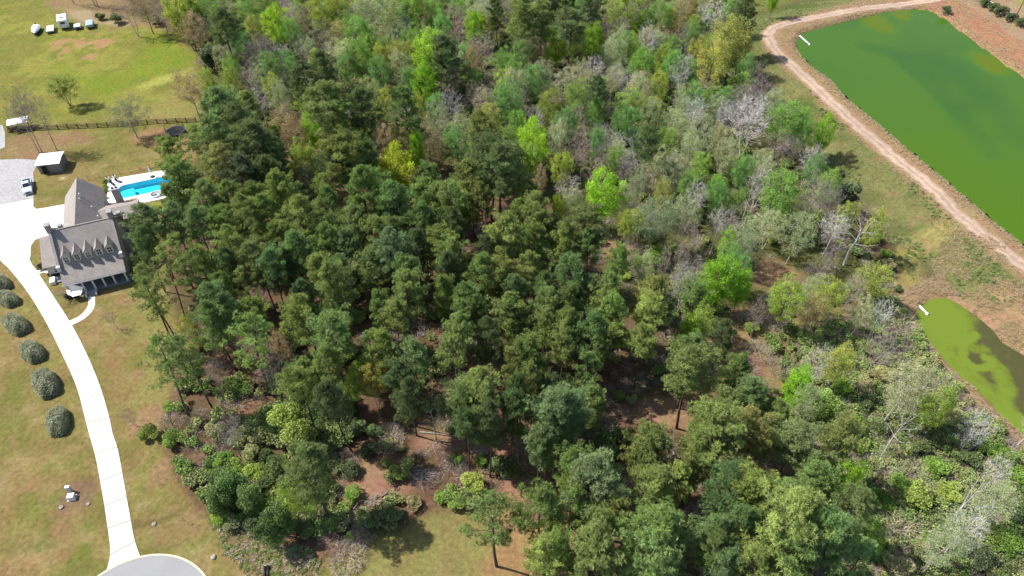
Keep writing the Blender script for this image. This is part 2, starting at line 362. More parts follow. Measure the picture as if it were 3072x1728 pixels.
# woods clearings
for k, a, b, rx, ry in [('G', 280, 400, 6.5, 5.5), ('H', 1300, 670, 6.5, 3.2), ('H', 1230, 830, 5, 2.5), ('K', 130, 180, 8, 7), ('D', 1540, 830, 4, 4), ('D', 690, 980, 3.5, 3), ('G', 1650, 120, 7, 4), ('J', 330, 950, 6, 4), ('J', 250, 1380, 8, 4), ('B', 1990, 1010, 3, 3), ('E', 960, 1060, 4, 2.5), ('H', 1980, 330, 6, 2), ('F', 2500, 820, 4, 3), ('G', 430, 740, 4, 2)]:
    patch(*fr(k, a, b), rx, ry, S(196, 154, 120), .8, .4, 1.3)
region([(1100, 1620), (1290, 1556), (1420, 1545), (1570, 1560), (1560, 1728), (1570, 1900), (1040, 1900), (1030, 1700)], S(170, 158, 98), 1.5, 1.5, wt=.8)
region(frl('G', [(300, 900), (700, 1000), (1000, 1000), (860, 1150), (460, 1500), (100, 1500)]), S(198, 150, 110), 1.5, 2.5, wt=.7)
region(frl('H', [(0, 1000), (250, 960), (500, 1150), (750, 1300), (700, 1449), (300, 1449), (150, 1250)]), S(164, 142, 106), 1, 1.5, wt=.9)
# thickets, pond banks, dam
region([(2250, 980), (2600, 880), (2750, 1000), (2900, 1200), (3072, 1380), (3400, 1600), (3400, 2300), (2750, 2300), (2500, 1500), (2330, 1250)], S(165, 150, 98), 3, 5, wt=.8)
region([(2200, 60), (2330, 20), (2600, -60), (2600, -300), (1700, -300), (2000, 30)], S(140, 150, 72), 2, 3, wt=.85)
DP = sdf(GX, GY, POND); DL = sdf(GX, GY, LOWP); farw = sstep(-3, 8, (GX-_a[0])*_n[0]+(GY-_a[1])*_n[1])
ring = sstep(24, 19, DP+4*(nA-.5))
mixc(S(124, 131, 76), ring); mixc(S(156, 150, 96), ring*sstep(.46, .6, nA)*.7); mixc(S(106, 124, 60), ring*sstep(.48, .62, nC)*.8); mixc(S(170, 136, 102), ring*sstep(.62, .72, nB)*.3)
mixc(S(188, 160, 116), sstep(10.8, 8.6, DP+3*(nA-.5))); mixc(S(196, 150, 114), farw*sstep(34, 30, DP+3*(nA-.5)))
mixc(S(206, 152, 116), farw*sstep(12, 8, np.abs(DP-7)+5*(nA-.5)+3)); mixc(S(200, 172, 136), .85*farw*sstep(11, 15, DP+4*(nA-.5)))
region(frl('J', [(1840, 440), (1980, 560), (1900, 640), (1620, 800), (1650, 950), (1800, 1000), (1750, 1120), (1500, 1160), (1380, 1020), (1440, 860), (1400, 700), (1600, 620)]), S(188, 168, 108), 2, 3, wt=.9)
region(frl('J', [(1430, 700), (1560, 760), (1600, 880), (1560, 1020), (1480, 1000), (1400, 800)]), S(176, 170, 84), 1.5, 2, wt=.7)
mixc(S(190, 158, 118), sstep(4.5, 2, DL+3*(nA-.5)))
region(frl('J', [(1950, 1150), (2200, 1080), (2527, 1180), (2600, 1449), (2300, 1449)]), S(198, 158, 122), 2, 3, wt=.8)
region([(2960, -60), (3040, 40), (3072, 70), (3500, 300), (3500, -300), (2960, -300)], S(186, 178, 110), 2, 2)
mixc(S(208, 165, 128), .9*sstep(3.4, 1.6, dline(GX, GY, ROAD)+1.6*(nB-.5)+1.2*(nA-.5)))
alb = np.clip(alb*(.9+.2*nB[..., None]), .004, .9)

def ground_material():
    m, n, l = newmat('ground_cover')
    out = N(n, 'ShaderNodeOutputMaterial'); b = N(n, 'ShaderNodeBsdfPrincipled'); b.inputs['Roughness'].default_value = .95; b.inputs['Specular IOR Level'].default_value = .08
    at = N(n, 'ShaderNodeAttribute', attribute_name='cover'); tc = N(n, 'ShaderNodeTexCoord')
    n1 = N(n, 'ShaderNodeTexNoise'); n1.inputs['Scale'].default_value = 1.3; n1.inputs['Detail'].default_value = 9; n1.inputs['Roughness'].default_value = .72; l.new(tc.outputs['Object'], n1.inputs['Vector'])
    n2 = N(n, 'ShaderNodeTexNoise'); n2.inputs['Scale'].default_value = .28; n2.inputs['Detail'].default_value = 6; l.new(tc.outputs['Object'], n2.inputs['Vector'])
    mr = N(n, 'ShaderNodeMapRange'); mr.inputs['From Min'].default_value = .28; mr.inputs['From Max'].default_value = .72; mr.inputs['To Min'].default_value = .58; mr.inputs['To Max'].default_value = 1.42; l.new(n1.outputs[0], mr.inputs['Value'])
    sc = N(n, 'ShaderNodeVectorMath', operation='SCALE'); l.new(at.outputs['Color'], sc.inputs[0]); l.new(mr.outputs[0], sc.inputs['Scale'])
    hs = N(n, 'ShaderNodeHueSaturation'); hr = N(n, 'ShaderNodeMapRange'); hr.inputs['From Min'].default_value = .3; hr.inputs['From Max'].default_value = .7; hr.inputs['To Min'].default_value = .478; hr.inputs['To Max'].default_value = .522
    l.new(n2.outputs[0], hr.inputs['Value']); l.new(hr.outputs[0], hs.inputs['Hue']); l.new(sc.outputs[0], hs.inputs['Color']); l.new(hs.outputs[0], b.inputs['Base Color'])
    bp = N(n, 'ShaderNodeBump'); bp.inputs['Strength'].default_value = .55; bp.inputs['Distance'].default_value = .25; l.new(n1.outputs[0], bp.inputs['Height']); l.new(bp.outputs[0], b.inputs['Normal'])
    l.new(b.outputs[0], out.inputs[0]); return m
idx = np.arange(ny*nx).reshape(ny, nx)
Q = np.stack([idx[:-1, :-1], idx[:-1, 1:], idx[1:, 1:], idx[1:, :-1]], -1).reshape(-1, 4)
gm = np_mesh('ground', np.stack([GX, GY, GZ], -1).reshape(-1, 3), Q, ground_material(), smooth=True)
ca = gm.attributes.new('cover', 'FLOAT_COLOR', 'POINT'); ca.data.foreach_set('color', np.concatenate([alb, np.ones((ny, nx, 1))], -1).astype(np.float32).ravel())
tag(link('ground', gm), kind='structure')

# ------------------------------------------------------------------ paved and dirt surfaces
def smooth_line(P, n=8):
    """Catmull-Rom through the points"""
    P = [np.array(p, float) for p in P]; P = [2*P[0]-P[1]]+P+[2*P[-1]-P[-2]]; out = []
    for i in range(1, len(P)-2):
        for k in range(n):
            t = k/n; a, b, c, d = P[i-1:i+3]
            out.append(.5*((2*b)+(c-a)*t+(2*a-5*b+4*c-d)*t*t+(3*b-a-3*c+d)*t**3))
    return out+[P[-2]]
# the dirt track on the dam: a strip draped on the terrain
rl = smooth_line(list(ROAD), 14); V = []; F = []; W = 11
for i, p in enumerate(rl):
    t = rl[min(i+1, len(rl)-1)]-rl[max(i-1, 0)]; t = t/np.linalg.norm(t); nn = np.array([-t[1], t[0]])
    wl_ = 1.75+.9*(float(vnoise(p[0]*1.0, p[1], 1.7))-.5); wr_ = 1.75+.9*(float(vnoise(p[0]+60, p[1], 1.7))-.5)
    for j in range(W):
        q = p+nn*(-wl_+(wl_+wr_)*j/(W-1)); rut = -.03*math.exp(-((j-2.5)/1.0)**2)-.03*math.exp(-((j-7.5)/1.0)**2)
        V.append((q[0], q[1], q))
hz = height(np.array([v[0] for v in V]), np.array([v[1] for v in V]))
V = [(v[0], v[1], h+.045) for v, h in zip(V, hz)]
for i in range(len(rl)-1):
    for j in range(W-1): a = i*W+j; F.append((a, a+1, a+W+1, a+W))
mb = MB(); mb.v = V; mb.f = F; tk = tag(mb.build('dirt_track', M_DIRT, smooth=True), kind='structure'); wa = tk.data.attributes.new('wear', 'FLOAT', 'POINT')
jj = np.arange(len(V)) % W; wa.data.foreach_set('value', (.86+.30*np.exp(-((jj-2.7)/1.1)**2)+.30*np.exp(-((jj-7.3)/1.1)**2)+.10*(np.random.default_rng(1).random(len(V))-.5)).astype(np.float32))

# driveway: left and right edges from the road end to the parking pad
DL_ = unl(frl('Q', [(1075, 1390), (1110, 1180), (1070, 850), (1030, 600), (965, 250), (895, 0)])+frl('L', [(515, 1080), (460, 880), (375, 690), (280, 500), (170, 320), (60, 180), (0, 120)])+[(-60, 700)])
DR_ = unl(frl('Q', [(1410, 1240), (1350, 1050), (1300, 780), (1250, 500), (1190, 180), (1135, 0)])+frl('L', [(655, 1050), (600, 870), (525, 690), (432, 510), (330, 350), (235, 205), (185, 130)])+[(92, 765)])
Ls = smooth_line(list(DL_), 12); Rs = smooth_line(list(DR_), 12)
base = MB(); V = [(*p, .035) for p in Ls]+[(*p, .035) for p in Rs]; nL = len(Ls)
base.add(V, [(i, nL+i, nL+i+1, i+1) for i in range(nL-1)])
drive = base.build('driveway', M_JOINT); tag(drive, kind='structure')
def inset(poly, d):
    c = np.mean(poly, axis=0); return [c+(p-c)*(1-d/max(.5, np.linalg.norm(p-c))) for p in poly]
i = 0; step = 10
while i < nL-1:
    j = min(i+step, nL-1); sub = list(range(i, j+1))
    poly = [Rs[k] for k in sub]+[Ls[k] for k in reversed(sub)]
    a, b = sub[0], sub[-1]; g = .06; m = len(sub)
    LV = [np.array(Ls[k]) for k in sub]; RV = [np.array(Rs[k]) for k in sub]
    def sh(E): E = [e.copy() for e in E]; d0 = E[1]-E[0]; E[0] += d0/np.linalg.norm(d0)*g; d1 = E[-1]-E[-2]; E[-1] -= d1/np.linalg.norm(d1)*g; return E
    LV, RV = sh(LV), sh(RV)
    mb = MB(); mb.add([(*p, .06) for p in LV]+[(*p, .06) for p in RV]+[(*p, .02) for p in LV]+[(*p, .02) for p in RV],
                      [(k, m+k, m+k+1, k+1) for k in range(m-1)]+[(0, 2*m, 3*m, m), (m-1, 2*m-1, 4*m-1, 3*m-1)]
                      + [(k, k+1, 2*m+k+1, 2*m+k) for k in range(m-1)]+[(m+k+1, m+k, 3*m+k, 3*m+k+1) for k in range(m-1)])
    mb.build('concrete_slab', M_CONC, drive); i = j
# parking pad in front of the garage
pad_px = [(-60, 700), (92, 765)]+frl('O', [(110, 850), (150, 790), (300, 745)])+[(185, 700), (200, 615)]+frl('N', [(765, 1020), (520, 1065), (440, 1075), (405, 1050), (405, 945), (0, 1025)])+[(-140, 640), (-140, 700)]
pad_px = [p for p in pad_px]
PADP = unl(pad_px)
def slabs(poly, size, ang, z0, z1, mat_, parent, name, gap=.02):
    bm0 = bmesh.new(); vs_ = [bm0.verts.new((p[0], p[1], 0)) for p in poly]; bm0.faces.new(vs_)
    ca_, sa_ = math.cos(ang), math.sin(ang); U = np.array([ca_, sa_]); Wd = np.array([-sa_, ca_]); P = np.asarray(poly)
    for D in (U, Wd):
        pr_ = P@D; k = math.floor(pr_.min()/size)+1
        while k*size < pr_.max():
            o = D*k*size; bmesh.ops.bisect_plane(bm0, geom=bm0.verts[:]+bm0.edges[:]+bm0.faces[:], plane_co=(o[0], o[1], 0), plane_no=(D[0], D[1], 0)); k += 1
    for f in bm0.faces:
        if f.calc_area() < .25: continue
        pts = [np.array(v.co[:2]) for v in f.verts]; pts = inset(pts, gap)
        if sum(pts[i][0]*pts[(i+1) % len(pts)][1]-pts[(i+1) % len(pts)][0]*pts[i][1] for i in range(len(pts))) < 0: pts = pts[::-1]
        MB().prism(pts, z0, z1).build(name, mat_, parent)
    bm0.free()
def sheet(name, poly, z, m, parent=None, kind='structure'):
    me = bpy.data.meshes.new(name); bm = bmesh.new(); f = bm.faces.new([bm.verts.new((p[0], p[1], z)) for p in poly]); 
    if f.normal.z < 0: f.normal_flip()
    bmesh.ops.triangulate(bm, faces=bm.faces[:]); bm.normal_update()
    for q in bm.faces:
        if q.normal.z < 0: q.normal_flip()
    bm.to_mesh(me); bm.free(); me.materials.append(m); o = link(name, me, parent)
    if kind and parent is None: tag(o, kind=kind)
    return o
pad = sheet('parking_pad', PADP, .03, M_JOINT); slabs(PADP, 4.6, HANG, .015, .056, M_CONC, pad, 'concrete_slab')
# front walk
wl1 = unl(frl('L', [(435, 515), (495, 485), (545, 445), (572, 400), (575, 340)])); wl2 = unl(frl('L', [(415, 490), (470, 465), (510, 430), (533, 390), (532, 340)]))
A1, A2 = smooth_line(list(wl1), 5), smooth_line(list(wl2), 5); walk = MB()
m_ = len(A1); walk.add([(*p, .045) for p in A1]+[(*p, .045) for p in A2]+[(*p, -.02) for p in A1]+[(*p, -.02) for p in A2],
                      [(k, k+1, m_+k+1, m_+k) for k in range(m_-1)]+[(k+1, k, 2*m_+k, 2*m_+k+1) for k in range(m_-1)]+[(m_+k, m_+k+1, 3*m_+k+1, 3*m_+k) for k in range(m_-1)])
tag(walk.build('front_walk', M_CONC), kind='structure')
# side walk to the side door
tag(MB().prism(unl(frl('O', [(150, 1090), (230, 1085), (330, 1110), (330, 1135), (230, 1112), (180, 1130)]))[::-1], -.02, .045).build('side_walk', M_CONC), kind='structure')
# gravel lot by the sheds, beside the pickup
lot = unl(frl('N', [(0, 480), (200, 470), (430, 480), (440, 560), (400, 640), (410, 760), (405, 940), (0, 1022), (-600, 1130), (-600, 300), (-100, 60), (30, 60), (60, 150), (60, 330), (0, 350)]))
tag(sheet('gravel_lot', lot, .022, M_GRAV), kind='structure')
# cul-de-sac
cc = np.array(un(*fr('Q', 1540, 1800))[:2]); edge_ = np.array(un(*fr('Q', 1540, 1240))[:2]); R = float(np.linalg.norm(cc-edge_))
c2 = un(*fr('Q', 2040, 1436)); cc = np.array([un(*fr('Q', 1520, 1436))[0], 0.0])
# circle through three points of the kerb
def circ3(a, b, c):
    ax, ay = a; bx, by = b; cx, cy = c; d = 2*(ax*(by-cy)+bx*(cy-ay)+cx*(ay-by))
    ux = ((ax*ax+ay*ay)*(by-cy)+(bx*bx+by*by)*(cy-ay)+(cx*cx+cy*cy)*(ay-by))/d; uy = ((ax*ax+ay*ay)*(cx-bx)+(bx*bx+by*by)*(ax-cx)+(cx*cx+cy*cy)*(bx-ax))/d
    return np.array([ux, uy]), math.hypot(ux-ax, uy-ay)
cc, R = circ3(*[tuple(un(*fr('Q', *p))[:2]) for p in [(1070, 1400), (1540, 1238), (2040, 1436)]])
tag(sheet('cul_de_sac', [cc+R*np.array([math.cos(t), math.sin(t)]) for t in np.linspace(0, 2*math.pi, 72)[:-1]], .066, M_ASPH), kind='structure')
tag(sheet('street', [cc+np.array(p) for p in [(-3.2, -2), (3.2, -2), (3.2, -90), (-3.2, -90)]][::-1], .062, M_ASPH), kind='structure')
kb = MB()
for k in range(96):
    t0, t1 = 2*math.pi*k/96, 2*math.pi*(k+1)/96
    if abs((t0-4.71)) < .35: continue
    q = [cc+r*np.array([math.cos(t), math.sin(t)]) for t in (t0, t1) for r in (R+.02, R+.34)]
    kb.prism([q[0], q[1], q[3], q[2]], 0, .085)
tag(kb.build('kerb', mat('pale_kerb', (.55, .50, .38), .9, .1, 3.0)), kind='structure')

# ------------------------------------------------------------------ water
def pond_mesh(name, poly, z, step, attr=None):
    P = np.asarray(poly); xs = np.arange(P[:, 0].min()-2, P[:, 0].max()+2, step); ys = np.arange(P[:, 1].min()-2, P[:, 1].max()+2, step)
    X, Y = np.meshgrid(xs, ys); d = sdf(X, Y, P); I = np.arange(X.size).reshape(X.shape)
    keep = (d[:-1, :-1] < 1.0) & (d[1:, 1:] < 1.0) & (d[:-1, 1:] < 1.0) & (d[1:, :-1] < 1.0)
    q = np.stack([I[:-1, :-1], I[:-1, 1:], I[1:, 1:], I[1:, :-1]], -1)[keep]
    us, inv = np.unique(q, return_inverse=True); V = np.stack([X.ravel()[us], Y.ravel()[us], np.full(len(us), z)], -1)
    return V, inv.reshape(-1, 4)
def water_mat(name, colfun):
    m, n, l = newmat(name); out = N(n, 'ShaderNodeOutputMaterial'); b = N(n, 'ShaderNodeBsdfPrincipled')
    b.inputs['Roughness'].default_value = .12; b.inputs['Specular IOR Level'].default_value = .06
    tc = N(n, 'ShaderNodeTexCoord'); w = N(n, 'ShaderNodeTexNoise'); w.inputs['Scale'].default_value = 1.6; w.inputs['Detail'].default_value = 4; l.new(tc.outputs['Object'], w.inputs['Vector'])
    bp = N(n, 'ShaderNodeBump'); bp.inputs['Strength'].default_value = .06; bp.inputs['Distance'].default_value = .1; l.new(w.outputs[0], bp.inputs['Height']); l.new(bp.outputs[0], b.inputs['Normal'])
    colfun(m, n, l, b, tc); l.new(b.outputs[0], out.inputs[0]); return m
def green_water(m, n, l, b, tc):
    at = N(n, 'ShaderNodeAttribute', attribute_name='tone'); nz = N(n, 'ShaderNodeTexNoise'); nz.inputs['Scale'].default_value = .035; nz.inputs['Detail'].default_value = 5; nz.inputs['Distortion'].default_value = 1.2
    l.new(tc.outputs['Object'], nz.inputs['Vector'])
    ad = N(n, 'ShaderNodeMath', operation='MULTIPLY_ADD'); ad.inputs[1].default_value = .35; l.new(nz.outputs[0], ad.inputs[0]); l.new(at.outputs['Fac'], ad.inputs[2])
    cr = N(n, 'ShaderNodeValToRGB'); e = cr.color_ramp.elements; e[0].position = .05; e[0].color = (.030, .088, .016, 1); e[1].position = 1.0; e[1].color = (.088, .125, .003, 1)
    q = e.new(.35); q.color = (.054, .120, .014, 1); q = e.new(.65); q.color = (.066, .130, .006, 1)
    l.new(ad.outputs[0], cr.inputs[0]); l.new(cr.outputs[0], b.inputs['Base Color'])
Vp, Fp = pond_mesh('pond', POND, PW, 1.5)
pm = np_mesh('pond_water', Vp, Fp, water_mat('green_pond_water', green_water))
tone = .16+.20*sstep(200, 120, Vp[:, 1])-.22*sstep(5, 1.2, dline(Vp[:, 0], Vp[:, 1], unl(frl('I', [(1150, 400), (1450, 480), (1750, 760), (2000, 1050), (2250, 1350)]), PW)))*.8-.16*sstep(14, 2, dline(Vp[:, 0], Vp[:, 1], unl(frl('I', [(1750, 560), (2100, 850), (2400, 1100), (2700, 1300)]), PW)))
for (a, b, r) in [(1230, 190, 7), (1450, 120, 4), (2240, 560, 6)]:
    c = un(*fr('I', a, b), PW); tone = np.maximum(tone, .95*sstep(r, r*.3, np.hypot(Vp[:, 0]-c[0], (Vp[:, 1]-c[1])*.6)+3*(fbm(Vp[:, 0], Vp[:, 1], 4, 2)-.5)))
a = pm.attributes.new('tone', 'FLOAT', 'POINT'); a.data.foreach_set('value', np.clip(tone, 0, 1).astype(np.float32))
tag(link('pond_water', pm), kind='structure')
def weed_water(m, n, l, b, tc):
    at = N(n, 'ShaderNodeAttribute', attribute_name='tone'); nz = N(n, 'ShaderNodeTexNoise'); nz.inputs['Scale'].default_value = .7; nz.inputs['Detail'].default_value = 10; nz.inputs['Roughness'].default_value = .75
    l.new(tc.outputs['Object'], nz.inputs['Vector'])
    ad = N(n, 'ShaderNodeMath', operation='MULTIPLY_ADD'); ad.inputs[1].default_value = .9; l.new(nz.outputs[0], ad.inputs[0]); l.new(at.outputs['Fac'], ad.inputs[2])
    cr = N(n, 'ShaderNodeValToRGB'); e = cr.color_ramp.elements; e[0].position = .55; e[0].color = (.070, .068, .026, 1); e[1].position = 1.15; e[1].color = (.132, .182, .022, 1)
    q = e.new(.78); q.color = (.115, .145, .020, 1); l.new(ad.outputs[0], cr.inputs[0]); l.new(cr.outputs[0], b.inputs['Base Color'])
    mr = N(n, 'ShaderNodeMapRange'); mr.inputs['From Min'].default_value = .6; mr.inputs['From Max'].default_value = .9; mr.inputs['To Min'].default_value = .08; mr.inputs['To Max'].default_value = .7; l.new(ad.outputs[0], mr.inputs['Value']); l.new(mr.outputs[0], b.inputs['Roughness'])
Vl, Fl = pond_mesh('low', LOWP, PL, .5)
lm = np_mesh('duckweed_pond_water', Vl, Fl, water_mat('duckweed_water', weed_water))
X, Y = Vl[:, 0]+1.2*(fbm(Vl[:, 0], Vl[:, 1], 5, 3)-.5), Vl[:, 1]+1.2*(fbm(Vl[:, 0]+50, Vl[:, 1], 5, 3)-.5)
wd = np.zeros(len(Vl))
for k, pts, r0, r1, a in [('J', [(1700, 1200), (1800, 1280), (1800, 1400)], 8, 3, .56), ('K', [(1150, 10), (1230, 90), (1310, 180), (1400, 270)], 3.6, 1.2, .46), ('K', [(1440, 0), (1370, 70), (1360, 140), (1410, 195), (1480, 218), (1535, 200), (1545, 165), (1510, 148)], 1.3, .3, .66),
                          ('K', [(1545, 170), (1610, 250), (1640, 330), (1600, 400), (1520, 370), (1430, 290)], 2.6, .6, .42), ('K', [(1340, 180), (1420, 250), (1500, 330)], 2.4, .8, .36), ('K', [(1620, 470), (1680, 540), (1760, 620)], 3.5, 1.5, .55), ('K', [(1400, 60), (1440, 100), (1500, 90)], 1.6, .5, .3)]:
    wd = np.maximum(wd, a*sstep(r0, r1, dline(X, Y, unl(frl(k, pts), PL))))
a = lm.attributes.new('tone', 'FLOAT', 'POINT'); a.data.foreach_set('value', (wd+.05).astype(np.float32))
tag(link('duckweed_pond_water', lm), kind='structure')

# ------------------------------------------------------------------ the house
house = empty('house', (HO[0], HO[1], 0), HANG, 'grey painted brick house with five dormers, columned porch and shingled roofs', 'house')
def window(parent, c, w, h, face, name='window'):
    """sash window: frame, panes and bars; face = outward axis ('-y','+x','-x','+y')"""
    fr_ = MB(); gl = MB(); d = .08
    def bx(m, a0, a1, z0, z1, o0, o1):
        if face[1] == 'y':
            s = -1 if face[0] == '-' else 1; m.box((c[0]+a0, min(c[1]+s*o0, c[1]+s*o1), c[2]+z0), (c[0]+a1, max(c[1]+s*o0, c[1]+s*o1), c[2]+z1))
        else:
            s = -1 if face[0] == '-' else 1; m.box((min(c[0]+s*o0, c[0]+s*o1), c[1]+a0, c[2]+z0), (max(c[0]+s*o0, c[0]+s*o1), c[1]+a1, c[2]+z1))
    t = .09
    for a in [(-w/2-t, -w/2, -h/2-t, h/2+t), (w/2, w/2+t, -h/2-t, h/2+t), (-w/2, w/2, h/2, h/2+t), (-w/2, w/2, -h/2-t, -h/2), (-w/2, w/2, -.03, .03), (-.02, .02, -h/2, -.03), (-.02, .02, .03, h/2)]: bx(fr_, *a, 0, d)
    o = fr_.build(name, M_TRIM, parent)
    for a in [(-w/2, -.02, -h/2, -.03), (.02, w/2, -h/2, -.03), (-w/2, -.02, .03, h/2), (.02, w/2, .03, h/2)]:
        gl = MB(); bx(gl, *a, .01, .04); gl.build('pane', M_GLASS, o)
    return o
U0, U1, W0, WR, WB = .25, 11.25, 3.1, 9.4, 16.4; ZE, ZR = 4.85, 10.0
# main walls with gables
MB().xprism([(W0+.2, 0), (WB, 0), (WB, ZE), (WR, ZR-.25), (W0+.2, ZE+.1)], U0, U1).build('wall', M_WALL, house)
t = .22
rf = MB().slab([(U0-.05, W0-.1, ZE+.12), (U1+.05, W0-.1, ZE+.12), (U1+.05, WR, ZR), (U0-.05, WR, ZR)], t).build('roof', M_ROOF, house)
MB().slab([(U0-.05, WR+.002, ZR), (U1+.05, WR+.002, ZR), (U1+.05, WB+.5, ZE-.1), (U0-.05, WB+.5, ZE-.1)], t).build('roof', M_ROOF, house)
MB().box((U0-.1, WR-.13, ZR-.03), (U1+.1, WR+.13, ZR+.04)).build('ridge_cap', M_ROOF, rf)
pr = MB().slab([(U0-.25, -.05, 3.3), (U1+.3, -.05, 3.3), (U1+.3, W0-.08, 5.0), (U0-.25, W0-.08, 5.0)], .2).build('porch_roof', M_ROOF, house)
MB().box((U0-.3, -.14, 2.95), (U1+.35, .02, 3.2)).build('fascia', M_TRIM, pr)
# gable parapets with a chimney at the peak and kneelers at the eaves
for u in (U0-.2, U1+.2):
    p = MB().xprism([(W0-.25, ZE+.15), (WR, ZR+.18), (WB+.3, ZE+.1), (WB+.3, ZE+.55), (WR, ZR+.62), (W0-.25, ZE+.6)], u-.24, u+.24).build('gable_parapet', M_CHIM, house)
    ch = MB().box((u-.42, WR-.55, ZR-.3), (u+.42, WR+.55, ZR+1.5)).build('chimney', M_CHIM, house)
    MB().box((u-.5, WR-.63, ZR+1.502), (u+.5, WR+.63, ZR+1.66)).build('chimney_cap', M_CHIM, ch)
    MB().box((u-.36, W0-.62, ZE-.1), (u+.36, W0+.1, ZE+1.0)).build('kneeler', M_COLUMN, house)
    kk = MB().box((u-.40, WB-.45, ZE-.4), (u+.40, WB+.45, ZE+1.55)).build('kneeler', M_CHIM, house)
# porch
MB().box((U0-.2, .05, 0), (U1+.2, W0+.2, .55)).build('porch_floor', mat('porch_floor_paint', (.17, .18, .20), .7, .08, 4.0), house)
for u in (.45, 3.17, 5.04, 6.93, 8.83, 11.05):
    c = MB().box((u-.17, .12, .55), (u+.17, .46, 3.06)).bevel('column', M_COLUMN, house, .03)
    MB().box((u-.23, .06, .552), (u+.23, .52, .72)).build('column_base', M_COLUMN, c); MB().box((u-.22, .07, 2.90), (u+.22, .51, 3.03)).build('column_capital', M_COLUMN, c)
for k in range(4):
    MB().box((3.35, -.32*(k+1)+.05, 0), (4.9, -.32*k+.048, .55-.13*(k+1)+.03)).build('step', mat('step_concrete', (.3, .3, .3), .9, .1, 5.0) if k == 0 else bpy.data.materials['step_concrete'], house)
for u in (3.2, 5.05): MB().box((u-.16, -1.5, 0), (u+.16, .04, .62)).build('step_wall', M_COLUMN, house)
for u in (1.6, 3.2, 7.6, 9.6): window(house, (u, W0+.19, 1.9), .95, 1.7, '-y')
dr = MB().box((4.6, W0+.02, .552), (5.8, W0+.19, 2.75)).build('door', mat('dark_door', (.06, .03, .02), .5, .1, 3.0), house)
MB().tube([(4.75, W0-.02, 1.55), (4.75, W0-.02, 1.75)], .02).build('handle', M_CHROME, dr)
window(house, (U1, 12.2, 6.2), .8, 1.2, '+x'); window(house, (U1, 8.6, 6.2), .8, 1.2, '+x'); window(house, (U1, 6.0, 2.2), .8, 1.4, '+x'); window(house, (U1, 13.6, 2.2), .8, 1.4, '+x')
# bay with a little hipped roof on the right gable
MB().box((U1, 9.6, 0), (U1+.9, 12.0, 2.7)).build('bay', M_WALL, house); window(house, (U1+.9, 10.8, 1.6), 1.4, 1.3, '+x')
MB().add([(U1, 9.4, 2.702), (U1+1.15, 9.4, 2.702), (U1+1.15, 12.2, 2.702), (U1, 12.2, 2.702), (U1, 9.9, 3.7), (U1, 11.7, 3.7)], [(0, 1, 4), (1, 2, 5, 4), (2, 3, 5), (3, 2, 1, 0), (0, 4, 5, 3)]).build('bay_roof', M_ROOF, house)
# dormers
def dormer(u):
    wf = W0+.75; zb = ZE+.12+(wf-W0+.1)*(ZR-ZE-.12)/(WR-W0+.1); hwid = .62; zt = zb+1.55; zr = zt+.75
    sl = (ZR-ZE-.12)/(WR-W0+.1); wb1 = wf+(zt-zb)/sl; wb2 = wf+(zr-zb)/sl
    o = MB().add([(u-hwid, wf, zb-.25), (u+hwid, wf, zb-.25), (u+hwid, wf, zt), (u, wf, zr-.12), (u-hwid, wf, zt), (u-hwid, wb1, zt), (u+hwid, wb1, zt), (u, wb2, zr-.12), (u-hwid, wf+.3, zb-.25), (u+hwid, wf+.3, zb-.25)],
                 [(0, 1, 2, 3, 4), (0, 4, 5, 8), (1, 9, 6, 2), (4, 3, 7, 5), (3, 2, 6, 7), (0, 8, 9, 1), (8, 5, 7, 6, 9)]).build('dormer', mat('dormer_siding', (.62, .61, .58), .6, .05, 4.0) if 'dormer_siding' not in bpy.data.materials else bpy.data.materials['dormer_siding'], house)
    e = .16; zd = zt-e*.75/hwid
    MB().slab([(u-hwid-e, wf-.2, zd), (u, wf-.2, zr+.02), (u, wb2+.15, zr+.02), (u-hwid-e, wb1+.1, zd)], .1).build('dormer_roof', M_ROOF, o)
    MB().slab([(u+.001, wf-.2, zr+.02), (u+hwid+e, wf-.2, zd), (u+hwid+e, wb1+.1, zd), (u+.001, wb2+.15, zr+.02)], .1).build('dormer_roof', M_ROOF, o)
    fr_ = MB()
    for a in [(-.5, -.40, zb-.02, zt-.05), (.40, .5, zb-.02, zt-.05), (-.4, .4, zt-.17, zt-.05), (-.4, .4, zb-.02, zb+.1), (-.4, .4, zb+.70, zb+.76), (-.025, .025, zb+.1, zb+.70), (-.025, .025, zb+.76, zt-.17)]:
        fr_.box((u+a[0], wf-.07, a[2]), (u+a[1], wf-.003, a[3]))
    fr_.build('window_frame', M_TRIM, o)
    for s in (-1, 1):
        for z0, z1 in ((zb+.1, zb+.70), (zb+.76, zt-.17)):
            x0, x1 = sorted((u+s*.025, u+s*.4)); MB().box((x0, wf-.03, z0), (x1, wf-.004, z1)).build('pane', M_GLASS, o)
    MB().tube([(u-hwid-.05, wf-.1, zt), (u-.3, wf-.1, zt+.42), (u, wf-.1, zt+.56), (u+.3, wf-.1, zt+.42), (u+hwid+.05, wf-.1, zt)], .06, 4).build('arched_trim', M_TRIM, o)
for u in (1.75, 3.75, 5.75, 7.75, 9.75): dormer(u)
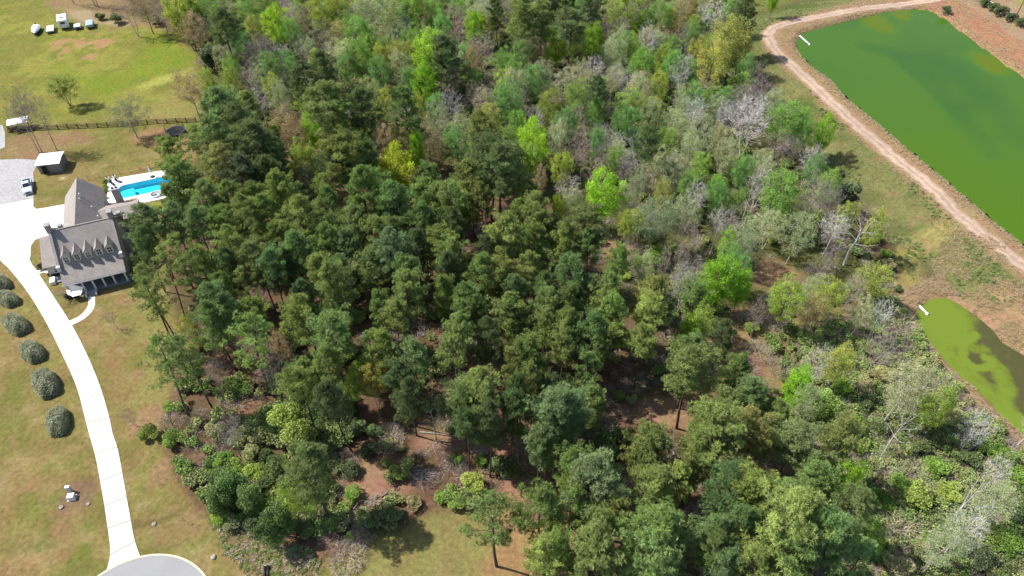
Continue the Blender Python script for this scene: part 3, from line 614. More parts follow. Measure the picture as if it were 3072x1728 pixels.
# garage wing behind, ridge running back
gu0, gu1, gr, gw1 = -.35, 7.75, 3.7, 30.8
MB().yprism([(gu0+.3, 0), (gu1-.3, 0), (gu1-.3, 3.85), (gr, 7.7), (gu0+.3, 3.85)], WB+.001, gw1-.3).build('wall', M_WALL, house)
MB().slab([(gu0, WB-5.6, 3.75), (gr, WB-5.6, 7.98), (gr, gw1, 7.98), (gu0, gw1, 3.75)], .2).build('garage_roof', M_ROOF, house)
MB().slab([(gr+.002, WB-5.6, 7.98), (gu1, WB-5.6, 3.75), (gu1, gw1, 3.75), (gr+.002, gw1, 7.98)], .2).build('garage_roof', M_ROOF, house)
for k in range(3):
    w = 19.0+k*3.6; d = MB().box((gu0+.2, w-1.3, .05), (gu0+.31, w+1.3, 2.5)).build('garage_door', M_TRIM, house)
for (u, w, z, h) in [(4.3, 24.0, 7.2, .9), (4.25, 22.6, 7.25, .55), (6.0, 21.6, 5.4, .4), (7.0, 18.6, 4.6, .6), (10.4, 17.8, 4.2, .9)]:
    p = MB().tube([(u, w, z-.2), (u, w, z+h)], .13, 8).build('roof_vent', M_WHITE, house)
# rear right wing towards the pool
ru0, ru1, rw0, rw1 = 7.0, 15.0, 17.6, 24.2
MB().box((8.0, rw0+.6, 0), (11.6, rw1-.8, 3.2)).build('wall', M_WALL, house)
rm = (rw0+rw1)/2
MB().slab([(5.2, rw0, 3.45), (ru1, rw0, 3.45), (ru1, rm, 4.75), (4.5, rm, 4.75)], .18).build('patio_roof', M_ROOF, house)
MB().slab([(4.5, rm+.002, 4.75), (ru1, rm+.002, 4.75), (ru1, rw1, 3.45), (5.2, rw1, 3.45)], .18).build('patio_roof', M_ROOF, house)
for (u, w) in [(14.7, rw0+.4), (14.7, rw1-.4), (12.8, rw0+.4)]: MB().box((u-.13, w-.13, 0), (u+.13, w+.13, 3.35)).build('patio_post', M_COLUMN, house)
# outdoor fireplace chimney by the pool
fb = hl(*fr('O', 990, 405), 3.4)
fo = MB().box((fb[0]-.8, fb[1]-.2, 0), (fb[0]+.65, fb[1]+.75, 6.6)).build('fireplace_chimney', M_CHIM, house)
MB().box((fb[0]-.9, fb[1]-.3, 6.602), (fb[0]+.75, fb[1]+.85, 6.78)).build('chimney_cap', M_COLUMN, fo)
for s in (-.45, .3): MB().box((fb[0]+s-.2, fb[1]+.05, 6.782), (fb[0]+s+.2, fb[1]+.5, 7.05)).build('chimney_pot', M_DKMET, fo)
# low left wing
MB().xprism([(7.9, 0), (14.6, 0), (14.6, 4.9), (7.9, 2.9)], -3.7, U0-.46).build('wall', M_WALL, house)
MB().slab([(-4.1, 7.3, 3.0), (U0-.45, 7.3, 3.0), (U0-.45, 14.9, 5.35), (-4.1, 14.9, 5.35)], .18).build('side_wing_roof', M_ROOF, house)
window(house, (-2.0, 7.9, 1.6), 1.2, 1.3, '-y')
MB().box((-3.4, 5.4, 0), (U0-.46, 7.88, .3)).build('side_stoop', mat('stoop_paint', (.2, .22, .25), .7, .1, 4.0), house)
MB().add([(-3.6, 5.2, .0), (-2.7, 5.2, .0), (-2.7, 6.9, .0), (-3.6, 6.9, .0), (-3.6, 5.2, .8), (-2.7, 5.2, .8), (-2.7, 6.9, .8), (-3.6, 6.9, .8)], [(3, 2, 1, 0), (4, 5, 6, 7), (0, 1, 5, 4), (1, 2, 6, 5), (2, 3, 7, 6), (3, 0, 4, 7)]).build('stoop_wall', M_TRIM, house)

# white shade canopy lying at the porch corner
q = [hl(*fr('O', a, b), z) for a, b, z in [(488, 1240, 1.5), (605, 1270, 1.5), (600, 1300, 1.3), (545, 1310, 1.3)]]
can = empty('shade_canopy', (*hw(1.7, -.9), 0), HANG, 'white fabric canopy standing at the left corner of the front porch', 'canopy')
MB().add([(-1.6, 1.1, 1.9), (1.3, -.2, 1.75), (.9, -1.0, 1.45), (-.5, -1.0, 1.45), (-1.6, .2, 1.6), (-.1, .0, 1.95)], [(0, 5, 1), (1, 5, 2), (2, 5, 3), (3, 5, 4), (4, 5, 0)]).build('fabric', M_WHITE, can)
for p in [(-1.5, 1.0, 1.85), (1.2, -.2, 1.72), (.85, -.9, 1.45), (-.5, -.9, 1.45), (-1.5, .25, 1.6)]: MB().tube([(p[0], p[1], 0), p], .03).build('pole', M_CHROME, can)

# ------------------------------------------------------------------ pool, deck and its furniture
M_POOL = mat('pool_plaster', (.42, .70, .78), .6, .04, 1.5)
def rounded(u0, u1, w0, w1, r, n=6):
    out = []
    for cx, cy, a0 in [(u1-r*.4, w0+r*.4, -90), (u1-r*.4, w1-r*.4, 0), (u0+r, w1-r, 90), (u0+r, w0+r, 180)]:
        rr = r if cx < (u0+u1)/2 else r*.4
        for k in range(n+1): t = math.radians(a0+90*k/n); out.append((cx+rr*math.cos(t), cy+rr*math.sin(t)))
    return out
pool = empty('swimming_pool', (HO[0], HO[1], 0), HANG, 'turquoise swimming pool with a shallow ledge behind the house', 'pool')
PO = rounded(POOL_U0, POOL_U1, POOL_W0, POOL_W1, 1.3); nP = len(PO); cu, cw = (POOL_U0+POOL_U1)/2, (POOL_W0+POOL_W1)/2
MB().add([(p[0], p[1], .10) for p in PO]+[(p[0], p[1], -1.35) for p in PO]+[(cu, cw, -1.45)], [(i, nP+i, nP+(i+1) % nP, (i+1) % nP) for i in range(nP)]+[(nP+i, 2*nP, nP+(i+1) % nP) for i in range(nP)]).build('basin', M_POOL, pool)
led = [p for p in PO if p[0] < POOL_U0+1.4]; led = sorted(led, key=lambda p: math.atan2(p[1]-cw, p[0]-POOL_U0-2))
ux = POOL_U0+3.6
MB().prism([(ux, POOL_W0+.05), (ux-.4, POOL_W1-1.6), (POOL_U0+1.4, POOL_W1-1.7), (POOL_U0+.2, POOL_W1-2.0), (POOL_U0+.08, POOL_W0+1.5), (POOL_U0+.55, POOL_W0+.55), (POOL_U0+1.4, POOL_W0+.08)], -1.3, -.32).build('shallow_ledge', mat('ledge_plaster', (.62, .78, .76), .6, .03, 2.0), pool)
wm, n, l = newmat('pool_water'); o_ = N(n, 'ShaderNodeOutputMaterial'); tr = N(n, 'ShaderNodeBsdfTransparent'); tr.inputs[0].default_value = (.20, .86, .97, 1); gl = N(n, 'ShaderNodeBsdfGlossy'); gl.inputs['Roughness'].default_value = .05
fz = N(n, 'ShaderNodeFresnel'); fz.inputs[0].default_value = 1.33; mx = N(n, 'ShaderNodeMixShader'); nz = N(n, 'ShaderNodeTexNoise'); nz.inputs['Scale'].default_value = 3; bp = N(n, 'ShaderNodeBump'); bp.inputs['Strength'].default_value = .15
l.new(nz.outputs[0], bp.inputs['Height']); l.new(bp.outputs[0], gl.inputs['Normal']); l.new(fz.outputs[0], mx.inputs[0]); l.new(tr.outputs[0], mx.inputs[1]); l.new(gl.outputs[0], mx.inputs[2]); l.new(mx.outputs[0], o_.inputs[0])
MB().add([(p[0], p[1], -.06) for p in PO], [tuple(range(nP))]).build('water', wm, pool)
# deck as a ring about the pool
def hull_ray(cx, cy, dx, dy, poly):
    best = 1e9
    for i in range(len(poly)):
        (ax, ay), (bx, by) = poly[i], poly[(i+1) % len(poly)]; ex, ey = bx-ax, by-ay; den = dx*ey-dy*ex
        if abs(den) < 1e-9: continue
        t_ = ((ax-cx)*ey-(ay-cy)*ex)/den; s_ = ((ax-cx)*dy-(ay-cy)*dx)/den
        if t_ > 0 and -1e-6 <= s_ <= 1+1e-6: best = min(best, t_)
    return best
d0 = hl(*fr('N', 1298, 722)); d1 = hl(*fr('N', 1300, 905))
DK = [(d0[0], POOL_W0-1.0), (POOL_U0+3.9, POOL_W0-1.0), (POOL_U0+4.0, POOL_W0-2.5), (POOL_U0+5.5, POOL_W0-3.6), (POOL_U0+10, POOL_W0-3.6), (POOL_U1+1.6, POOL_W0-2.4), (POOL_U1+1.6, POOL_W1+2.5), (d0[0], d0[1])]
ds = MB(); V = []
# use a common set of angles so that every deck corner is kept
angs = sorted(set([math.atan2(p[1]-cw, p[0]-cu) for p in PO]+[math.atan2(p[1]-cw, p[0]-cu) for p in DK]))
inn = []; outp = []
for a_ in angs:
    dx, dy = math.cos(a_), math.sin(a_); ti = hull_ray(cu, cw, dx, dy, PO); to = hull_ray(cu, cw, dx, dy, DK); inn.append((cu+dx*ti, cw+dy*ti)); outp.append((cu+dx*to, cw+dy*to))
k_ = len(angs)
ds.add([(p[0], p[1], .1) for p in inn]+[(p[0], p[1], .1) for p in outp]+[(p[0], p[1], -.15) for p in outp], [(i, k_+i, k_+(i+1) % k_, (i+1) % k_) for i in range(k_)]+[(k_+i, 2*k_+i, 2*k_+(i+1) % k_, k_+(i+1) % k_) for i in range(k_)])
dk = ds.build('pool_deck', M_DECK, None, loc=(HO[0], HO[1], 0), rz=HANG); tag(dk, kind='structure')
MB().add([(p[0], p[1], .104) for p in inn]+[(cu+(p[0]-cu)*1.045, cw+(p[1]-cw)*1.08, .135) for p in inn]+[(cu+(p[0]-cu)*1.04, cw+(p[1]-cw)*1.075, .13) for p in inn], [(i, k_+i, k_+(i+1) % k_, (i+1) % k_) for i in range(k_)]).build('coping', M_DECK, pool)
# spa
sp = hl(*fr('N', 1880, 898), .3); spa = empty('spa_tub', (*hw(*sp), .1), HANG, 'round spa tub with curved steps beside the swimming pool', 'spa')
M_SPA = mat('spa_tile', (.09, .14, .19), .4, .15, 5.0)
MB().lathe([(1.0, .02), (1.0, .3), (.95, .4), (1.22, .42), (1.25, .36), (1.25, .0)], 28).build('rim', M_DECK, spa, smooth=True)
MB().lathe([(.0, .03), (.98, .03), (.98, .3)], 28).build('basin', M_SPA, spa)
for k, r in enumerate((.42, .62, .82)):
    s = MB()
    for j in range(14):
        a0, a1 = math.radians(-60+j*16), math.radians(-44+j*16)
        s.prism([(r*math.cos(a0), r*math.sin(a0)), ((r+.09)*math.cos(a0), (r+.09)*math.sin(a0)), ((r+.09)*math.cos(a1), (r+.09)*math.sin(a1)), (r*math.cos(a1), r*math.sin(a1))], .032, .16+.05*k)
    s.build('step', M_WHITE, spa)
# closed parasol, loungers, planters, pots
p_ = hl(*fr('N', 1845, 690)); par = empty('pool_parasol', (*hw(*p_), .1), HANG, 'dark cantilever parasol with a curved arm at the pool edge', 'parasol')
MB().lathe([(0, .0), (.55, .0), (.55, .12), (0, .14)], 14).build('base', M_DKMET, par)
MB().tube([(0, 0, .1), (0, 0, 2.7)], .06, 8).build('pole', M_DKMET, par)
MB().tube([(0, 0, 1.2), (.5, -.1, 2.3), (1.2, -.3, 2.75), (2.0, -.5, 2.6), (2.5, -.6, 2.2)], .06, 6).build('arm', M_DKMET, par)
MB().tube([(-.15, .2, 2.75), (-.05, .05, 2.0), (0, 0, 1.2), (.02, 0, .9)], [.06, .28, .2, .05], 8).build('folded_canopy', M_WHITE, par)
def lounger(px, py, rz, label, m):
    u, w = hl(px, py, .4); e = empty('sun_lounger', (*hw(u, w), .1), HANG+rz, label, 'lounger')
    MB().box((-.3, -.75, .28), (.3, .35, .36)).build('seat', m, e); MB().slab([(-.3, .35, .36), (.3, .35, .36), (.3, .85, .78), (-.3, .85, .78)], .07).build('backrest', m, e)
    for x in (-.25, .25):
        for y in (-.65, .3): MB().box((x-.03, y-.03, 0), (x+.03, y+.03, .28)).build('leg', m, e)
lounger(*fr('N', 1355, 765), .5, 'dark sun lounger on the deck in front of the chimney', M_DKMET); lounger(*fr('N', 1430, 738), .9, 'dark sun lounger on the deck beside the pool corner', M_DKMET)
for a, b, s in [(1300, 712, 'white flower pot at the outer corner of the pool deck'), (1378, 690, 'white flower pot on the pool deck near the thin fence')]:
    x, y, _ = un(*fr('N', a, b), .3); e = empty('flower_pot', (x, y, .1), 0, s, 'pot')
    MB().lathe([(0, 0), (.26, 0), (.38, .6), (.40, .62), (.33, .6), (.3, .5), (0, .5)], 12).build('pot', M_TRIM, e)
    MB().tube([(0, 0, .4), (0, .02, 1.1)], [.1, .3], 7).build('foliage', mat('pot_plant', (.10, .12, .05), .8, .3, 6.0), e)
# red chair / grill beside the garage wall
x, y, _ = un(*fr('N', 1255, 930), .4); e = empty('patio_grill', (x, y, 0), HANG, 'red covered grill between the garage wall and pool deck', 'grill')
MB().tube([(-.5, 0, .95), (.5, 0, .95)], .3, 10).build('lid', M_RED, e, smooth=True); MB().box((-.5, -.3, .5), (.5, .3, .93)).build('firebox', M_DKMET, e)
for xx in (-.42, .42): MB().box((xx-.04, -.25, 0), (xx+.04, .25, .5)).build('leg', M_DKMET, e)
# two white chairs on the lawn at the right gable
for a, b, s in [(1105, 905, 'white garden chair beside the gable wall, nearer the bay'), (1100, 945, 'white garden chair beside the gable wall, nearer the porch')]:
    x, y, _ = un(*fr('O', a, b), .4); e = empty('garden_chair', (x, y, 0), HANG+.4, s, 'chair')
    MB().box((-.28, -.28, .4), (.28, .28, .45)).build('seat', M_WHITE, e); MB().box((-.28, .24, .45), (.28, .30, .95)).build('backrest', M_WHITE, e)
    for xx in (-.25, .25):
        for yy in (-.25, .25): MB().box((xx-.025, yy-.025, 0), (xx+.025, yy+.025, .4)).build('leg', M_WHITE, e)

# ------------------------------------------------------------------ fences
def fence_line(pts, n, name, label, railz, postz, m, pr_, rr, cat='fence'):
    P = [un(a, b, 0) for a, b in pts]; seg = [math.dist(P[i][:2], P[i+1][:2]) for i in range(len(P)-1)]; L = sum(seg)
    e = empty(name, (P[0][0], P[0][1], 0), 0, label, cat); prev = None
    for k in range(n+1):
        d = L*k/n; i = 0
        while i < len(seg)-1 and d > seg[i]: d -= seg[i]; i += 1
        t_ = d/seg[i]; x = P[i][0]+(P[i+1][0]-P[i][0])*t_-P[0][0]; y = P[i][1]+(P[i+1][1]-P[i][1])*t_-P[0][1]; j = random.uniform(-.03, .03)
        MB().box((x-pr_, y-pr_, -.05), (x+pr_, y+pr_, postz+j)).build('post', m, e)
        if prev:
            for z in railz: MB().tube([(prev[0], prev[1]-pr_-.02, z+random.uniform(-.03, .03)), (x, y-pr_-.02, z+random.uniform(-.03, .03))], rr, 4).build('rail', m, e)
        prev = (x, y)
    return e
fence_line(frl('N', [(110, 125), (480, 118), (960, 95), (1400, 75), (1880, 38), (2370, 18)]), 19, 'ranch_fence', 'long brown board ranch fence across the lawn', (.35, .75, 1.15), 1.35, M_WOOD, .09, .095)
M_ALU = mat('bronze_aluminium', (.20, .16, .10), .5, .1, 4.0)
fence_line(frl('N', [(1075, 735), (1225, 690), (1370, 655), (1545, 640), (1690, 605), (1850, 575), (2060, 540)]), 8, 'pool_fence', 'thin bronze metal fence around the back of the pool', (.15, .75, 1.2), 1.25, M_ALU, .035, .022)

# ------------------------------------------------------------------ sheds
s0 = [un(*fr('N', *p), z) for p, z in [((425, 548), 2.75), ((475, 405), 2.75), ((755, 375), 2.75), ((727, 515), 2.75)]]
sc = np.mean([p[:2] for p in s0], axis=0); sa = math.atan2(s0[3][1]-s0[0][1], s0[3][0]-s0[0][0]); wd_ = math.dist(s0[0][:2], s0[3][:2]); dp_ = math.dist(s0[0][:2], s0[1][:2])
print('shed', wd_, dp_)
shed = empty('garden_shed', (sc[0], sc[1], 0), sa, 'grey garden shed with a bright white metal roof on the lawn', 'shed')
hx, hy = wd_/2, dp_/2
MB().box((-hx+.25, -hy+.35, 0), (hx-.25, hy-.25, 2.5)).build('wall', M_GREYWALL, shed)
MB().slab([(-hx, -hy, 2.6), (hx, -hy, 2.6), (hx, 0, 2.95), (-hx, 0, 2.95)], .08).build('roof', M_METROOF, shed); MB().slab([(-hx, .002, 2.95), (hx, .002, 2.95), (hx, hy, 2.7), (-hx, hy, 2.7)], .08).build('roof', M_METROOF, shed)
MB().box((-hx+1.0, -hy+.28, .05), (-hx+2.1, -hy+.348, 2.1)).build('door', M_BLACK, shed)
MB().box((-hx+2.15, -hy+.0, .0), (-hx+2.25, -hy+.34, 2.1)).build('open_door', M_WOOD, shed)
c0 = [un(*fr('N', *p), 2.4) for p in [(55, 62), (110, -20), (360, -30), (310, 12)]]; cx_ = np.mean([p[:2] for p in c0], axis=0); sa = math.atan2(c0[3][1]-c0[0][1], c0[3][0]-c0[0][0])
wd_ = math.dist(c0[0][:2], c0[3][:2]); dp_ = math.dist(c0[0][:2], c0[1][:2]); print('carport', wd_, dp_)
cp = empty('carport', (cx_[0], cx_[1], 0), sa, 'open carport with a white metal roof by the end of the ranch fence', 'carport'); hx, hy = wd_/2, min(dp_, 7)/2
MB().slab([(-hx, -hy, 2.35), (hx, -hy, 2.35), (hx, 0, 2.75), (-hx, 0, 2.75)], .06).build('roof', M_METROOF, cp); MB().slab([(-hx, .002, 2.75), (hx, .002, 2.75), (hx, hy, 2.35), (-hx, hy, 2.35)], .06).build('roof', M_METROOF, cp)
for x in (-hx+.2, 0, hx-.2):
    for y in (-hy+.2, hy-.2): MB().box((x-.06, y-.06, 0), (x+.06, y+.06, 2.34)).build('post', M_DKMET, cp)
# things under and beside the carport: cordwood logs and a mower
x, y, _ = un(*fr('N', 300, 120)); wp = empty('log_stack', (x, y, 0), .1, 'dark stack of split logs beside the carport posts', 'log stack')
for k in range(34):
    a_, b_ = random.uniform(-3.6, 4.2), random.uniform(-.9, .9); z = random.choice([.16, .16, .44, .7]); an = random.uniform(-.5, .5)
    MB().tube([(a_-.6*math.cos(an), b_-.6*math.sin(an), z), (a_+.6*math.cos(an), b_+.6*math.sin(an), z+random.uniform(-.05, .1))], random.uniform(.12, .2), 6).build('log', M_WOOD if k % 3 else M_DKMET, wp)

# ------------------------------------------------------------------ vehicles
def wheel(parent, x, y, r, w=.24):
    t_ = MB().tube([(x-w/2, y, r), (x+w/2, y, r)], r, 16).bevel('tyre', M_BLACK, parent, .04, 1)
    MB().tube([(x-w/2-.01, y, r), (x+w/2+.01, y, r)], r*.55, 12).build('rim', M_CHROME, t_)
def pickup():
    M = mat('pale_blue_grey_paint', (.50, .58, .64), .25, .03, 2.0, spec=.6)
    p = [un(*fr('N', a, b), .8) for a, b in [(315, 705), (320, 895)]]; c = un(*fr('N', 330, 800), .7)
    e = empty('pickup_truck', (c[0], c[1], .02), 0.50, 'pale silver-blue pickup truck parked on the gravel lot', 'pickup truck')
    # y forward of the truck = -y (faces the house)
    prof = [(2.75, .55), (2.75, 1.05), (.75, 1.08), (.70, 1.10), (-.80, 1.12), (-1.2, 1.10), (-2.55, .98), (-2.8, .85), (-2.85, .45), (2.7, .42)]
    b = MB(); b.xprism([(-2.85, .42), (-2.85, .85), (-2.6, 1.0), (-1.05, 1.12), (.95, 1.14), (.95, .42)], -.98, .98); b.bevel('body', M, e, .09, 3)
    bd = MB()
    for s in (-1, 1): bd.box((min(s*.98, s*.82), .952, .42), (max(s*.98, s*.82), 2.85, 1.14))
    bd.box((-.818, 2.72, .42), (.818, 2.85, 1.12)); bd.box((-.818, .952, .5), (.818, 2.718, .62)); bd.build('bed', M, e)
    MB().box((-.81, 1.0, .622), (.81, 2.70, .64)).build('bed_liner', M_BLACK, e)
    cab = MB().add([(-.86, -1.0, 1.1), (.86, -1.0, 1.1), (.86, .94, 1.1), (-.86, .94, 1.1), (-.70, -.30, 1.80), (.70, -.30, 1.80), (.70, .72, 1.82), (-.70, .72, 1.82)],
                   [(3, 2, 1, 0), (4, 5, 6, 7), (0, 1, 5, 4), (1, 2, 6, 5), (2, 3, 7, 6), (3, 0, 4, 7)]).bevel('cab', M, e, .05, 2)
    MB().add([(-.74, -.93, 1.17), (.74, -.93, 1.17), (.62, -.38, 1.74), (-.62, -.38, 1.74)], [(0, 1, 2, 3)]).build('windscreen', M_GLASS, e).location = (0, -.03, .03)
    for s in (-1, 1):
        MB().add([(s*.872, -.72, 1.2), (s*.872, .75, 1.2), (s*.745, .62, 1.72), (s*.745, -.22, 1.72)], [(0, 1, 2, 3)]).build('side_window', M_GLASS, e)
        MB().box((s*1.0-.1, -.75, 1.12), (s*1.0+.1, -.6, 1.3)).build('mirror', M_BLACK, e); MB().box((s*.72-.18, -2.88, .68), (s*.72+.18, -2.80, .84)).build('headlight', M_WHITE, e)
        for y in (-1.85, 1.85): wheel(e, s*.86, y, .4)
    MB().add([(-.62, .97, 1.2), (.62, .97, 1.2), (.6, .80, 1.7), (-.6, .80, 1.7)], [(0, 1, 2, 3)]).build('rear_window', M_GLASS, e)
    MB().box((-.5, -2.92, .5), (.5, -2.85, .84)).build('grille', M_DKMET, e); MB().box((-.96, -2.98, .36), (.96, -2.86, .5)).build('bumper', M_CHROME, e); MB().box((-.6, .86, 1.05), (.6, .95, 1.14)).build('cab_seal', M_BLACK, e)
pickup()
def trailer_base(e, w, l, m, tongue=1.4):
    MB().box((-w/2, -l/2, .45), (w/2, l/2, .58)).build('frame', M_DKMET, e)
    MB().tube([(-w/3, -l/2, .48), (0, -l/2-tongue, .48), (w/3, -l/2, .48)], .06, 5).build('tongue', M_DKMET, e)
    MB().tube([(0, -l/2-tongue+.15, .02), (0, -l/2-tongue+.15, .55)], .05, 6).build('jack', M_DKMET, e)
    for s in (-1, 1):
        wheel(e, s*(w/2+.02), .15, .34, .2); MB().box((s*(w/2+.02)-.14, -.35, .7), (s*(w/2+.02)+.14, .65, .75)).build('fender', M_DKMET, e)
def at(k, a, b, z=0): x, y, _ = un(*fr(k, a, b), z); return (x, y, 0)
e = empty('covered_boat', at('M', 425, 345, 1.2), .40, 'boat under a white cover on a trailer beside the flat utility trailer', 'boat'); trailer_base(e, 1.9, 4.6, None, 1.8)
V = []; F = []; prof = [(-3.4, .08, 1.35), (-2.6, .62, 1.5), (-1.4, 1.08, 1.7), (0, 1.28, 1.95), (1.5, 1.3, 1.9), (2.7, 1.22, 1.6), (2.9, 1.15, 1.3)]
for y, w, z in prof:
    for t_ in np.linspace(-1, 1, 9): V.append((w*t_, y, 1.05+(z-1.05)*(1-abs(t_)**2.2)))
for i in range(len(prof)-1):
    for j in range(8): a_ = i*9+j; F.append((a_, a_+1, a_+10, a_+9))
m = MB(); m.v = V; m.f = F; m.build('cover', M_WHITE, e, smooth=True)
V = []; F = []
for y, w, z in prof:
    for x, zz in [(-w, 1.06), (-w*.8, .75), (0, .55), (w*.8, .75), (w, 1.06)]: V.append((x, y, zz))
for i in range(len(prof)-1):
    for j in range(4): a_ = i*5+j; F.append((a_, a_+1, a_+6, a_+5))
m = MB(); m.v = V; m.f = F; m.build('hull', mat('hull_gelcoat', (.12, .13, .16), .3, .05, 2.0), e, smooth=True)
MB().box((-.28, 2.95, .5), (.28, 3.5, 1.75)).bevel('outboard_motor', M_BLACK, e, .1, 2)
e = empty('utility_trailer', at('M', 605, 350, .7), .42, 'flat utility trailer with a cream deck between the boat and white box trailer', 'trailer'); trailer_base(e, 2.3, 4.6, None)
MB().box((-1.2, -2.2, .582), (1.2, 2.4, .95)).build('cargo', mat('cream_tarp', (.72, .68, .52), .7, .05, 3.0), e)
for s in (-1, 1): MB().box((s*1.25-.03, -2.2, .58), (s*1.25+.03, 2.4, 1.1)).build('side_rail', M_DKMET, e)
e = empty('box_trailer', at('M', 765, 270, 1.4), .46, 'large white camper trailer standing in the row of trailers', 'camper'); trailer_base(e, 2.5, 5.4, None, 1.7)
MB().box((-1.45, -2.8, .582), (1.45, 3.0, 3.1)).bevel('body', M_WHITE, e, .14, 2)
MB().box((-.35, -.9, 3.101), (.35, -.3, 3.28)).build('roof_vent', M_DKMET, e); MB().box((-.4, 1.0, 3.101), (.4, 1.8, 3.3)).build('air_conditioner', M_WHITE, e); MB().box((-.7, -2.83, 1.9), (.7, -2.79, 2.6)).build('window', M_GLASS, e)
MB().box((1.44, -.6, .9), (1.47, .3, 2.6)).build('door', M_COLUMN, e)
e = empty('open_trailer', at('M', 935, 320, .7), .42, 'small trailer carrying a pale box beside the camper', 'trailer'); trailer_base(e, 1.9, 3.2, None)
MB().box((-.98, -1.3, .582), (.98, 1.5, 1.15)).build('box', mat('pale_grey_box', (.60, .60, .63), .5, .06, 3.0), e); MB().box((-.6, -1.5, .585), (.6, -1.31, .95)).build('toolbox', M_DKMET, e)
e = empty('tarped_trailer', at('M', 1085, 295, .8), .40, 'trailer covered with a blue-grey tarp at the end of the row', 'trailer'); trailer_base(e, 2.2, 4.2, None)
MB().box((-1.15, -2.0, .582), (1.15, 2.3, 1.5)).bevel('tarp', mat('blue_grey_tarp', (.36, .43, .47), .5, .07, 2.0), e, .2, 2); MB().box((-1.3, 1.2, .6), (-1.16, 2.2, 1.3)).build('tailgate', M_DKMET, e)

# trampoline
x, y, _ = un(*fr('N', 2130, 165)); e = empty('trampoline', (x, y, 0), 0, 'round dark trampoline with a net beyond the bare lawn tree', 'trampoline')
MB().lathe([(0, .9), (2.05, .9)], 28).build('mat', M_BLACK, e); MB().lathe([(2.05, .93), (2.4, .93), (2.4, .85), (2.05, .88)], 28).build('pad', mat('navy_pad', (.03, .05, .09), .6, .1, 3.0), e)
for k in range(8):
    t_ = 2*math.pi*k/8; MB().tube([(2.42*math.cos(t_), 2.42*math.sin(t_), 0), (2.42*math.cos(t_), 2.42*math.sin(t_), 2.7)], .03, 6).build('pole', M_DKMET, e)
nt = MB()
for k in range(48): t_ = 2*math.pi*k/48; nt.tube([(2.4*math.cos(t_), 2.4*math.sin(t_), .95), (2.4*math.cos(t_), 2.4*math.sin(t_), 2.6)], .010, 3, False)
for z in np.linspace(1.1, 2.6, 9): nt.tube([(2.4*math.cos(2*math.pi*k/32), 2.4*math.sin(2*math.pi*k/32), z) for k in range(33)], .010, 3, False)
nt.build('net', M_BLACK, e)

# ------------------------------------------------------------------ utility boxes on the front lawn
M_CREAM = mat('cream_utility_paint', (.75, .74, .64), .5, .04, 3.0)
x, y, _ = un(*fr('Q', 712, 585)); e = empty('utility_pedestal', (x, y, 0), .1, 'tall grey utility pedestal with a white cap on bare soil', 'utility box')
MB().box((-.28, -.2, 0), (.28, .2, 1.35)).bevel('cabinet', mat('grey_cabinet', (.40, .43, .50), .5, .05, 3.0), e, .03); MB().box((-.32, -.24, 1.352), (.32, .24, 1.46)).build('cap', M_WHITE, e)
x, y, _ = un(*fr('Q', 728, 650)); e = empty('transformer_box', (x, y, 0), .2, 'squat cream transformer box beside the grey pedestal', 'utility box')
MB().box((-.5, -.45, .08), (.5, .45, .8)).bevel('cabinet', M_CREAM, e, .05); MB().box((-.6, -.55, 0), (.6, .55, .08)).build('pad', M_DECK, e); MB().box((-.45, -.47, .2), (.45, -.452, .65)).build('door', M_CREAM, e)
rk = mat('pale_rock', (.36, .31, .25), .9, .2, 4.0)
for k, (a, b, s, lab) in enumerate([(618, 745, .38, 'pale flat stone on the lawn beside the utility boxes'), (888, 712, .3, 'pinkish stone at the edge of the bare soil patch'), (770, 640, .22, 'small stone at the foot of the transformer box'), (2150, 1250, .42, 'pale stone in the grass beyond the cul-de-sac kerb'), (1550, 915, .35, 'stone lying in the shallow ditch of the lawn')]):
    x, y, _ = un(*fr('Q', a, b)); bm = bmesh.new(); bmesh.ops.create_icosphere(bm, subdivisions=2, radius=s)
    for v in bm.verts: v.co *= random.uniform(.8, 1.15); v.co.z *= .55
    me = bpy.data.meshes.new('stone'); bm.to_mesh(me); bm.free(); me.materials.append(rk); tag(link('stone', me, None, (x, y, s*.25)), lab, 'stone')
# drainage pipe at the frame edge, pond overflow pipes
x, y, _ = un(*fr('H', 440, 1425)); e = empty('culvert_pipe', (x, y, 0), .2, 'short black twin culvert pipe at the end of the rubble bank', 'pipe')
for s in (-.22, .22): MB().tube([(s, -1.2, .25), (s, .9, .3)], .2, 10).build('pipe', M_BLACK, e, smooth=True)
for k, a, b, z, lab in [('I', (578, 312), (662, 386), PW, 'white overflow pipe lying in the corner of the green pond'), ('J', (1618, 1212), (1685, 1278), PL, 'white overflow pipe at the end of the duckweed pond')]:
    p = un(*fr(k, *a), z+.15); q = un(*fr(k, *b), z+.12); e = empty('overflow_pipe', (p[0], p[1], z), 0, lab, 'pipe'); d = Vector((q[0]-p[0], q[1]-p[1], 0))
    MB().tube([(0, 0, .17), (d.x, d.y, .14)], .2, 12).build('pipe', M_WHITE, e, smooth=True); MB().tube([(d.x, d.y, -1.2), (d.x, d.y, .32)], .26, 12).build('riser', M_WHITE, e, smooth=True); MB().tube([(0, 0, -.9), (0, 0, .2)], .12, 8).build('support', M_CHROME, e)
